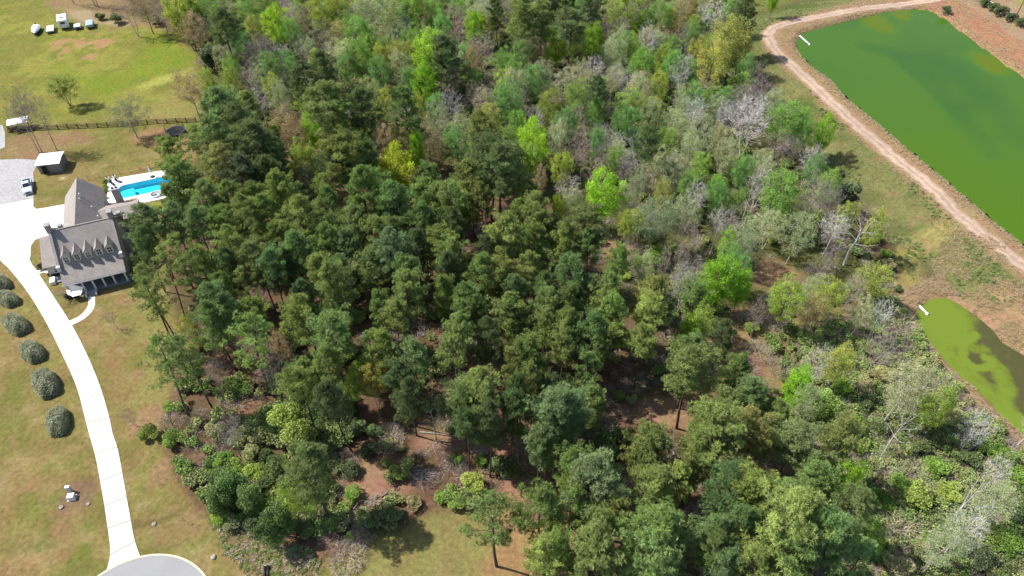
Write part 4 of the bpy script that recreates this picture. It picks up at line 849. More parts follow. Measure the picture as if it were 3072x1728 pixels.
# fence and pole on the far bank
P = [ung(*fr('I', a, b)) for a, b in [(2060, -10), (2160, 40), (2280, 90), (2400, 160), (2527, 235), (2700, 330)]]
e = empty('chain_link_fence', P[0], 0, 'chain link fence along the top of the far pond bank', 'fence'); M_GALV = mat('galvanised_wire', (.35, .38, .37), .4, .1, 4.0, metal=.5)
for i in range(len(P)-1):
    nseg = 4
    for k in range(nseg):
        a_ = Vector(P[i])+(Vector(P[i+1])-Vector(P[i]))*k/nseg-Vector(P[0]); b_ = Vector(P[i])+(Vector(P[i+1])-Vector(P[i]))*(k+1)/nseg-Vector(P[0])
        MB().tube([a_-Vector((0, 0, .2)), a_+Vector((0, 0, 1.9))], .05, 6).build('post', M_GALV, e); MB().tube([a_+Vector((0, 0, 1.85)), b_+Vector((0, 0, 1.85))], .04, 5).build('rail', M_GALV, e)
        nt = MB(); d = b_-a_; L_ = d.length
        for j in range(int(L_/.3)):
            t0, t1 = j*.3/L_, min(1, (j*.3+1.7)/L_); nt.tube([a_+d*t0+Vector((0, 0, .05)), a_+d*t1+Vector((0, 0, 1.8))], .012, 3, False); nt.tube([a_+d*t0+Vector((0, 0, 1.8)), a_+d*t1+Vector((0, 0, .05))], .012, 3, False)
        nt.build('wire_mesh', M_GALV, e)
p = ung(*fr('I', 2440, 175)); e = empty('utility_pole', p, 0, 'dark wooden utility pole behind the chain link fence', 'pole'); MB().tube([(0, 0, -.3), (.1, 0, 9)], [.16, .11], 8).build('pole', M_WOOD, e); MB().box((-.9, -.06, 8.2), (1.1, .06, 8.35)).build('crossarm', M_WOOD, e)

# ------------------------------------------------------------------ plant prototypes (meshes shared by all copies)
def rnd(n, g): v = g.normal(size=(n, 3)); return v/np.linalg.norm(v, axis=1, keepdims=True)
def tri_pack(v0, v1, v2):
    n = len(v0); V = np.empty((n*3, 3)); V[0::3], V[1::3], V[2::3] = v0, v1, v2
    return V, np.arange(n*3).reshape(-1, 3)
def needles(C, D, n, L, w, g, bias=.9):
    """bursts of needles: C centres, D outward directions, n per burst"""
    K = len(C); d = np.repeat(D, n, 0)*bias+rnd(K*n, g); d /= np.linalg.norm(d, axis=1, keepdims=True)
    c = np.repeat(C, n, 0); s = np.cross(d, rnd(K*n, g)); s /= np.linalg.norm(s, axis=1, keepdims=True)+1e-9
    l = L*g.uniform(.7, 1.2, (K*n, 1)); s = s*w/2
    return tri_pack(c-s+d*.04, c+s+d*.04, c+d*l)
def leaves(C, size, g, up=.5):
    n = len(C); nn = rnd(n, g); nn[:, 2] = np.abs(nn[:, 2])+up; nn /= np.linalg.norm(nn, axis=1, keepdims=True)
    a = np.cross(nn, rnd(n, g)); a /= np.linalg.norm(a, axis=1, keepdims=True)+1e-9; b = np.cross(nn, a)
    s = size*g.uniform(.6, 1.25, (n, 1))
    return tri_pack(C-a*s*.5-b*s*.3, C+a*s*.5-b*s*.3, C+b*s*.6)
def twigs(C, D, L, w, g):
    s = np.cross(D, rnd(len(C), g)); s /= np.linalg.norm(s, axis=1, keepdims=True)+1e-9
    return tri_pack(C-s*w/2, C+s*w/2, C+D*L)
def merge(parts):
    V = []; T = []; k = 0
    for v, t in parts: V.append(v); T.append(t+k); k += len(v)
    return np.concatenate(V), np.concatenate(T)
def tubemesh(mb, name, m): me = mb.mesh(name, m, True); return me

def make_pine(seed, H=20.0, R=3.7, zb=.52, nl=40, dens=1.0, open_=0.0):
    g = np.random.default_rng(seed); tr = MB(); lean = g.normal(0, .35, 2)
    axis_ = lambda z: np.array([lean[0]*(z/H)**2+.18*math.sin(z*.35+seed), lean[1]*(z/H)**2+.18*math.cos(z*.3+seed*2), z])
    zs = np.linspace(-.3, H*.97, 9); tr.tube([axis_(z) for z in zs], [max(.035, .23*(1-z/H)**.8+.02) for z in np.maximum(zs, 0)], 7)
    for k in range(7):   # dead stubs on the bare bole
        z = H*g.uniform(.22, zb); a = g.uniform(0, 6.28); p = axis_(z); L = g.uniform(.5, 1.6); tr.tube([p, p+np.array([math.cos(a)*L, math.sin(a)*L, g.uniform(-.2, .3)])], [.035, .012], 3, False)
    Cs, Ds, Tn = [], [], []; off = g.uniform(0, 6.28); lop = g.uniform(0, 6.28)
    for k in range(nl):
        t = (k+g.uniform(0, .9))/nl; z = H*(zb+(.985-zb)*t); a = off+k*2.4+g.normal(0, .3)
        prof = (math.sin(math.pi*min(1, (t*.80+.20)))**.75)*(1.0 if t < .9 else .8)
        if t < .18: prof *= .8+.5*g.random()*(1-open_)
        L = R*prof*(g.uniform(.55, 1.0) if g.random() < .6 else g.uniform(.95, 1.28))*(1+.26*math.cos(a-lop)); p0 = axis_(z-.25*L*(1-t)); rise = L*(.08+.55*t)+g.normal(0, .15)
        d = np.array([math.cos(a), math.sin(a), 0]); sd = np.array([-d[1], d[0], 0])
        mid = p0+d*L*.55+np.array([0, 0, rise*.3]); end = p0+d*L+np.array([0, 0, rise]); tr.tube([p0, mid, end], [.055*(1.2-t*.6), .035, .012], 4, False)
        spots = [(end, 1.0)]
        for q in (.5, .75, .9):
            for s in (-1, 1):
                if g.random() < (.85-open_*.35): spots.append((p0+d*L*q+np.array([0, 0, rise*q*q+g.normal(0, .28)])+sd*s*g.uniform(.35, .95)*(1.15-q*.45)*min(1, L/2.2), g.uniform(.65, 1.0)))
        for c, sc_ in spots:
            rc = .60*sc_*g.uniform(.65, 1.3); nt = int(15*dens*sc_*g.uniform(.6, 1.3))
            dirs = rnd(nt, g); dirs[:, 2] = dirs[:, 2]*.75+.25; Cs.append(c+dirs*rc*np.cbrt(g.uniform(.25, 1, (nt, 1)))*np.array([1, 1, .72])); Ds.append(dirs+np.array([0, 0, .35])); Tn.append(np.full(nt, np.clip(g.normal(.5, .2), 0, 1)))
            tr.tube([p0+(c-p0)*.55, c], [.02, .008], 3, False)
    C = np.concatenate(Cs); D = np.concatenate(Ds); D /= np.linalg.norm(D, axis=1, keepdims=True); T = np.concatenate(Tn)+g.normal(0, .14, len(C)); n = 11
    V, F = needles(C, D, n, .47, .075, g, .75)
    return tubemesh(tr, 'pine_trunk', M_BARK), np_mesh('pine_crown', V, F, M_PINE, np.clip(np.repeat(T, n), 0, 1))

def skeleton(g, tr, H, R, zc, npts, nlimb, stems, r0, shell=.45, droop=0.0):
    """limbs of a spreading hardwood: main limbs to an uneven round crown, branchlets to points inside it; returns tip positions and directions"""
    ph = g.uniform(0, 6.28, 4); cz = H*(zc+1)/2; rz_ = H*(1-zc)/2
    lobe = lambda a, b: 1+.16*math.sin(2*a+ph[0])+.12*math.sin(3*a+ph[1])*math.cos(b)+.10*math.sin(5*a+4*b+ph[2])
    limbs = []; bases = []
    for k in range(stems):
        a = ph[3]+k*6.28/stems; sp_ = .0 if stems == 1 else R*.16; top = np.array([sp_*2.2*math.cos(a), sp_*2.2*math.sin(a), H*(.72 if stems == 1 else .6)])+g.normal(0, .2, 3)
        b0 = np.array([.12*math.cos(a)*(stems > 1), .12*math.sin(a)*(stems > 1), -.2]); m1 = b0*.6+top*.4+np.array([g.normal(0, .18), g.normal(0, .18), 0]); pts = [b0, b0*.8+m1*.2, m1, m1*.5+top*.5+g.normal(0, .12, 3), top]
        tr.tube(pts, [r0*1.15, r0*.9, r0*.7, r0*.45, r0*.2], 7, False); bases.append(pts)
        for i in range(len(pts)-1):
            for t in (0, .33, .66): limbs.append((pts[i]*(1-t)+pts[i+1]*t, r0*(.8-.15*i)))
    fork = [p for p in limbs if p[0][2] > H*zc*.75]
    for k in range(nlimb):
        a = ph[1]+k*2.4+g.normal(0, .25); el = math.asin(min(1, max(-.35, -.25+1.2*(k+.5)/nlimb))); q = lobe(a, el)*g.uniform(.75, .95)
        e = np.array([R*q*math.cos(el)*math.cos(a), R*q*math.cos(el)*math.sin(a), cz+rz_*q*math.sin(el)]); hts = sorted(fork, key=lambda p: abs(p[0][2]-(e[2]-np.hypot(e[0], e[1])*.75))+.3*np.linalg.norm(p[0][:2]-e[:2]*.2)); p0, r_ = hts[0]
        mid = p0*.5+e*.5+np.array([0, 0, -.06*np.linalg.norm(e-p0)])+g.normal(0, .15, 3); rr = min(r_*.6, .09); tr.tube([p0, mid, e], [rr, rr*.6, .015], 5, False)
        for t in (.3, .45, .6, .75, .9): limbs.append(((p0*(1-t)**2+2*mid*t*(1-t)+e*t*t), rr*(1-t*.7)))
    LP_ = np.array([p[0] for p in limbs]); tips = []; dirs = []
    for k in range(npts):
        v = rnd(1, g)[0]; a = math.atan2(v[1], v[0]); el = math.asin(v[2]); q = lobe(a, el)*(shell+(1-shell)*g.random()**.5)
        e = np.array([R*q*v[0], R*q*v[1], cz+rz_*q*v[2]]); d = np.linalg.norm((LP_-e)*np.array([1, 1, .8]), axis=1)+1.2*np.maximum(0, LP_[:, 2]-e[2]+.3); i = int(np.argmin(d)); p0 = LP_[i]
        mid = p0*.55+e*.45+g.normal(0, .08, 3)-np.array([0, 0, .06*d[i]]); tr.tube([p0, mid, e], [min(.03, limbs[i][1]*.6), .016, .007], 3, False); w = e-mid; tips.append(e); dirs.append(w/(np.linalg.norm(w)+1e-6))
    return np.array(tips), np.array(dirs)
def make_decid(seed, H=15.0, R=3.6, leaf=52, size=.19, twig=2, stems=1, zc=.28, clump=.62, npts=190, nlimb=12):
    """leafing hardwood: limbs, twigs and a loose cloud of small leaves"""
    g = np.random.default_rng(seed); tr = MB(); P, D = skeleton(g, tr, H, R, zc, npts, nlimb, stems, .16 if stems == 1 else .11); Kn = len(P)
    nl = np.maximum(1, (leaf*np.clip(g.normal(1, .45, Kn), .15, 2)).astype(int)); rep = np.repeat(np.arange(Kn), nl); n = len(rep)
    C = P[rep]-D[rep]*g.uniform(0, .7, (n, 1))+rnd(n, g)*clump*np.cbrt(g.uniform(.05, 1, (n, 1))); lv, lf = leaves(C, size, g, .3)
    tl = np.clip(g.normal(.5, .2, Kn), 0, 1)[rep]+g.normal(0, .16, n); cm = np_mesh('leaf_crown', lv, lf, M_LEAF, np.clip(tl, 0, 1))
    td = np.repeat(D, twig, 0)*.8+rnd(Kn*twig, g); td /= np.linalg.norm(td, axis=1, keepdims=True)
    tv, tf = twigs(np.repeat(P, twig, 0)-td*.2, td, g.uniform(.4, .95, (Kn*twig, 1)), .045, g)
    return tr.mesh('hardwood_trunk', M_BARK, True), cm, np_mesh('twig_crown', tv, tf, M_TWIG)
def make_bare(seed, H=14.0, R=3.8, twig=9, stems=1, zc=.3, npts=240, nlimb=13, tw=.036, r0=.17):
    g = np.random.default_rng(seed); tr = MB(); P, D = skeleton(g, tr, H, R, zc, npts, nlimb, stems, r0 if stems == 1 else r0*.65, .3); Kn = len(P)
    td = np.repeat(D, twig, 0)*.9+rnd(Kn*twig, g)*.8+np.array([0, 0, .25]); td /= np.linalg.norm(td, axis=1, keepdims=True); f_ = g.uniform(0, .9, (Kn*twig, 1))
    tv, tf = twigs(np.repeat(P-D*.5, twig, 0)+np.repeat(D, twig, 0)*f_, td, g.uniform(.35, .95, (Kn*twig, 1)), tw, g)
    return tr.mesh('bare_trunk', M_BARK, True), np_mesh('twig_crown', tv, tf, M_TWIG)
def make_snag(seed, H=13.0, R=3.4):
    g = np.random.default_rng(seed); tr = MB(); P, D = skeleton(g, tr, H, R, .3, 34, 9, 1, .22, .4); Kn = len(P); td = np.repeat(D, 4, 0)+rnd(Kn*4, g)*.9; td /= np.linalg.norm(td, axis=1, keepdims=True)
    tv, tf = twigs(np.repeat(P, 4, 0)-td*.1, td, g.uniform(.3, 1.0, (Kn*4, 1)), .04, g); return tr.mesh('dead_trunk', M_BARK, True), np_mesh('twig_crown', tv, tf, M_TWIG)

def make_mound(seed, H, R, n, size, mat_, zmin=.05, lobes=9, rough=.35, stems=6, flat=.6):
    """dense leafy mass: many overlapping lobes covered in leaves over a few stems"""
    g = np.random.default_rng(seed); tr = MB(); parts = []; T = []; per = n//lobes
    for k in range(lobes):
        a = g.uniform(0, 6.28); rr = R*.62*math.sqrt(g.random()); c = np.array([rr*math.cos(a), rr*math.sin(a), H*(zmin+(.92-zmin)*(.35+.65*g.random())*(1-.45*(rr/R)**2))])
        rl_ = R*g.uniform(.26, .48); d = rnd(per, g); C = c+d*rl_*np.cbrt(g.uniform(.35, 1, (per, 1)))*np.array([1, 1, flat+.25*(H/R > 1.5)*2]); C[:, 2] = np.maximum(C[:, 2], .04)
        parts.append(leaves(C, size, g, .35)); T.append(np.full(per, np.clip(g.normal(.5, .25), 0, 1))+g.normal(0, .18, per))
        if k < stems: tr.tube([(0, 0, -.1), tuple(c*np.array([.5, .5, .55])), tuple(c)], [.02+.022*H/3, .02+.01*H/3, .012], 4, False)
    V, F = merge(parts)
    return tr.mesh('stems', M_BARK, True), np_mesh('foliage', V, F, mat_, np.clip(np.concatenate(T), 0, 1))
def make_bramble(seed, H=2.0, R=2.2, n=800, w=.035):
    g = np.random.default_rng(seed); a = g.uniform(0, 6.28, n); rr = R*np.sqrt(g.random(n)); C = np.stack([rr*np.cos(a), rr*np.sin(a), H*.75*g.random(n)*(1-.6*(rr/R)**2)], -1)
    d = rnd(n, g); d[:, 2] = np.abs(d[:, 2])*.8+.15; d[:, 0] += np.cos(a)*.5; d[:, 1] += np.sin(a)*.5; d /= np.linalg.norm(d, axis=1, keepdims=True)
    V, F = twigs(C, d, g.uniform(.4, 1.3, (n, 1)), w, g); tr = MB()
    for k in range(9):
        b = g.uniform(0, 6.28); tr.tube([(0, 0, -.1), (R*.35*math.cos(b), R*.35*math.sin(b), H*.6), (R*.8*math.cos(b), R*.8*math.sin(b), H*g.uniform(.5, 1))], [.03, .02, .008], 3, False)
    return tr.mesh('stems', M_TWIG, True), np_mesh('twig_mound', V, F, M_TWIG)

PINES = [make_pine(s, zb=z, nl=n, open_=o) for s, z, n, o in [(11, .50, 46, 0), (12, .55, 40, .2), (13, .46, 50, .1), (14, .60, 36, 0), (15, .52, 42, .3), (16, .44, 50, .15), (17, .56, 38, .1), (18, .50, 44, .25), (19, .62, 34, .05)]]
OPENP = [make_pine(s, zb=.5, nl=24, dens=.85, open_=.8) for s in (21, 22, 23)]
DECID = [make_decid(q, stems=st, zc=z) for q, st, z in [(31, 1, .25), (32, 1, .32), (33, 2, .28), (34, 1, .22), (35, 3, .25), (36, 1, .3)]]
SPARSE = [make_decid(q, leaf=26, size=.18, twig=5, stems=st, zc=z, npts=230) for q, st, z in [(41, 1, .28), (42, 1, .22), (43, 2, .3), (44, 1, .34)]]
DENSE = [make_decid(q, leaf=60, size=.22, twig=1, stems=1, zc=.2, clump=.72, npts=210) for q in (51, 52, 53)]
BARE = [make_bare(q, stems=st, zc=z) for q, st, z in [(61, 1, .3), (62, 2, .25), (63, 1, .35), (64, 3, .25), (65, 1, .42)]]
SNAG = [make_snag(q) for q in (71, 72, 73)]
EVER = [make_mound(s, 9.0, 3.5, 9000, .30, M_EVER, .12, 26) for s in (81, 82, 83)]
CEDAR = [make_mound(s, 8.0, 2.1, 6500, .26, M_EVER, .10, 22, flat=.9) for s in (84, 85)]
SHRUB = [make_mound(s, 2.6, 2.2, 3600, .21, M_LEAF, .1, 13) for s in (91, 92, 93, 94)]
DARKSHRUB = [make_mound(s, 2.8, 2.3, 4200, .22, M_EVER, .1, 14) for s in (95, 96)]
BRAMBLE = [make_bramble(s) for s in (97, 98, 99)]

# kind -> prototypes, height, crown radius, height of the crown centre, leaf colours, bark colour, name, label words, category, part names
BK = (.105, .085, .070); BG = (.15, .13, .115)
K = {
 'P':  (PINES, 20, 3.7, .77, [(0.2733, 0.3564, 0.1121), (0.2468, 0.3381, 0.109), (0.2909, 0.3564, 0.109), (0.2556, 0.3564, 0.1371)], BK, 'pine_tree', 'tall green pine', 'pine tree'),
 'PD': (PINES, 20, 3.7, .77, [(0.1645, 0.2257, 0.0882), (0.1813, 0.2469, 0.0913)], BK, 'pine_tree', 'tall dark green pine', 'pine tree'),
 'PO': (PINES, 20, 3.7, .77, [(0.2885, 0.3256, 0.1043), (0.2725, 0.317, 0.0983)], BK, 'pine_tree', 'olive green pine', 'pine tree'),
 'PY': (PINES, 18, 3.7, .77, [(0.387, 0.468, 0.1403), (0.36, 0.45, 0.1386)], BK, 'pine_tree', 'light yellow-green pine', 'pine tree'),
 'PB': (PINES, 20, 3.7, .77, [(0.2117, 0.3006, 0.1294), (0.2041, 0.2859, 0.1152)], BK, 'pine_tree', 'blue-green pine', 'pine tree'),
 'PX': (OPENP, 19, 3.5, .76, [(0.2821, 0.3656, 0.1184)], BK, 'pine_tree', 'slender open-crowned pine', 'pine tree'),
 'C':  (CEDAR, 8, 2.1, .5, [(0.1092, 0.147, 0.066)], BK, 'cedar_tree', 'dark evergreen cedar', 'cedar'),
 'M':  (EVER, 9, 3.5, .52, [(0.1423, 0.225, 0.0594), (0.1273, 0.2025, 0.0594)], BK, 'evergreen_tree', 'dark glossy broad-leaved evergreen', 'evergreen tree'),
 'MG': (EVER, 12, 3.6, .55, [(0.275, 0.3625, 0.0813)], BK, 'evergreen_tree', 'fresh green rounded broad-leaved tree', 'tree'),
 'G':  (DECID, 14, 3.5, .66, [(.245, .430, .095), (.225, .410, .120), (.275, .440, .085)], BG, 'green_hardwood_tree', 'fresh green hardwood', 'tree'),
 'GB': (DENSE, 12, 3.5, .62, [(0.297, 0.517, 0.045), (0.319, 0.528, 0.036)], BG, 'bright_green_tree', 'bright spring green hardwood', 'tree'),
 'Y':  (DECID, 14, 3.5, .66, [(.400, .480, .090), (.370, .460, .085), (.430, .450, .110)], BG, 'budding_hardwood_tree', 'yellow-green budding hardwood', 'tree'),
 'YB': (DENSE, 12, 3.6, .62, [(0.506, 0.594, 0.033)], BG, 'yellow_green_tree', 'vivid yellow-green leafy hardwood', 'tree'),
 'L':  (SPARSE, 15, 3.5, .66, [(.420, .480, .215), (.400, .470, .190), (.430, .460, .230)], (.42, .39, .34), 'pale_hardwood_tree', 'pale thinly leaved hardwood', 'tree'),
 'T':  (SPARSE, 11, 3.4, .62, [(0.517, 0.4134, 0.189), (0.473, 0.3657, 0.18)], (.22, .18, .15), 'tan_hardwood_tree', 'tan budding hardwood', 'tree'),
 'B':  (BARE, 13, 3.7, .62, None, (.330, .275, .240), 'bare_tree', 'leafless grey-brown hardwood', 'bare tree'),
 'BR': (BARE, 13, 3.7, .62, None, (.380, .290, .250), 'bare_tree', 'leafless pinkish-brown hardwood', 'bare tree'),
 'W':  (BARE, 13, 3.7, .62, None, (.540, .505, .460), 'bare_tree', 'leafless pale grey hardwood', 'bare tree'),
 'D':  (SNAG, 13, 3.4, .62, None, (.440, .410, .370), 'dead_tree', 'dead whitened tree with broken limbs', 'dead tree'),
 'SG': (SHRUB, 2.6, 2.2, .5, [(0.2645, 0.4025, 0.0747), (0.2472, 0.3737, 0.0805)], BG, 'shrub', 'bright green shrub', 'shrub'),
 'SY': (SHRUB, 2.6, 2.2, .5, [(.360, .430, .115), (.340, .440, .100)], BG, 'shrub', 'yellow-green shrub', 'shrub'),
 'SL': (SHRUB, 2.6, 2.2, .5, [(0.3795, 0.3967, 0.2012)], BG, 'shrub', 'pale olive shrub', 'shrub'),
 'SD': (DARKSHRUB, 2.8, 2.3, .5, [(0.1441, 0.196, 0.0678)], BK, 'shrub', 'dark green shrub', 'shrub'),
 'SB': (BRAMBLE, 2.0, 2.2, .45, None, (.340, .275, .225), 'bramble', 'leafless brown bramble thicket', 'bramble'),
 'ST': (BRAMBLE, 2.0, 2.2, .45, None, (.500, .420, .310), 'bramble', 'dry tan bramble thicket', 'bramble'),
}
ZONES = [((380, 640), 'beside the swimming pool'), ((520, 620), 'between the pool and the woods'), ((450, 800), 'beside the house and its porch'), ((520, 1080), 'along the edge of the front lawn'), ((620, 1400), 'at the corner of the woods by the driveway'),
         ((640, 350), 'at the end of the ranch fence'), ((600, 120), 'along the edge of the upper field'), ((380, 60), 'behind the row of trailers'), ((900, 250), 'in the hardwoods beyond the upper field'), ((1150, 450), 'where hardwoods meet the pine grove'),
         ((850, 650), 'in the pine grove behind the pool'), ((800, 950), 'in the pine grove facing the porch'), ((1150, 850), 'in the middle of the pine grove'), ((1500, 750), 'at the hardwood edge of the grove'), ((1900, 950), 'in the pine grove towards the duckweed pond'), ((1450, 1050), 'in the pine grove above the clearing'),
         ((1000, 1300), 'around the shaded gully in the woods'), ((1400, 1350), 'around the sandy clearing'), ((1900, 1250), 'beside the shaded bare ground'), ((850, 1550), 'above the rubble bank'), ((1250, 1500), 'above the lower lawn'), ((1550, 1600), 'at the end of the lower lawn'), ((2000, 1600), 'in the pine stand past the lower lawn'), ((2400, 1550), 'by the thicket in the pine stand'), ((2350, 1250), 'where the pines meet the thicket'),
         ((1350, 150), 'in the back of the hardwoods'), ((1700, 150), 'behind the tall hardwoods'), ((1700, 400), 'in the middle of the hardwoods'), ((2050, 200), 'in the hardwoods near the track corner'), ((2050, 500), 'in the hardwoods below the dam'), ((2350, 350), 'at the foot of the dam'), ((2000, 750), 'in the hardwoods beside the pines'), ((2350, 700), 'in the thin woods below the dam'), ((2600, 650), 'on the grassy foot of the dam'), ((2450, 950), 'in the thin woods near the duckweed pond'),
         ((2700, 1050), 'on the bank of the duckweed pond'), ((2600, 1300), 'in the tangled thicket'), ((2850, 1350), 'in the thicket near the duckweed pond'), ((2800, 1600), 'in the thicket past the duckweed pond'), ((3020, 60), 'behind the chain link fence'), ((120, 430), 'near the garden shed'), ((150, 250), 'in the upper field')]
PLACED = []      # x, y, radius
TREES = []
def plant(kind, px, py, rpx=None, scale=None, base=False, hs=None, label=None, var=None, rz=None, color=None, tilt=None, cat=None, name=None):
    """plant one individual; (px,py) is the pixel of its crown centre (or of its foot when base)"""
    protos, H, R, cc, cols, bark, nm, words, cg = K[kind]
    sh = 'S' == kind[0]
    h_ = H; r_ = R*(scale or 1)
    if hs is None: hs = 1.0
    for _ in range(3):
        zc = 0 if base else H*hs*cc
        x, y, z = ung(px, py, zc)
        if rpx: r_ = rpx*depth(x, y, z+zc)/FPX
        s = min(max(r_/R, .35), 1.6)
        if not base or rpx: hs = (s if sh else min(max(.55+.45*s, .62), 1.22))
    g = RNG
    vi = g.integers(len(protos)) if var is None else var; pr_ = protos[vi]
    c = color or (cols[g.integers(len(cols))] if cols else bark); j = g.normal(0, .07, 3); c = tuple(max(.004, c[i]*(1+j[0]*1.2+j[i]*.6)) for i in range(3))
    return put(kind, x, y, z, s, hs*g.uniform(.94, 1.06), pr_, c, bark, g.uniform(0, 6.28) if rz is None else rz, label, tilt, cat, name)
def put(kind, x, y, z, s, hs, pr_, c, bark, rz, label=None, tilt=None, cat=None, name=None):
    protos, H, R, cc, cols, bark_, nm, words, cg = K[kind]
    e = bpy.data.objects.new(name or nm, None); COL.objects.link(e); e.empty_display_size = .4
    e.location = (x, y, z); ax_ = RNG.uniform(.88, 1.14); e.scale = (s*ax_, s/ax_, hs); tl = tilt or (RNG.normal(0, .03), RNG.normal(0, .03)); e.rotation_euler = (tl[0], tl[1], rz)
    kb = RNG.uniform(.8, 1.2); bc = tuple(v*kb for v in bark)
    names = ['trunk', 'crown', 'twig_crown'] if kind[0] != 'S' else ['stems', 'foliage']
    for k, me in enumerate(pr_):
        o = bpy.data.objects.new(names[k], me); COL.objects.link(o); o.parent = e
        o.color = (*(bc if (k != 1) else c), 1)
    PLACED.append((x, y, R*s)); TREES.append((e, kind, words, cat or cg, label, s)); return e

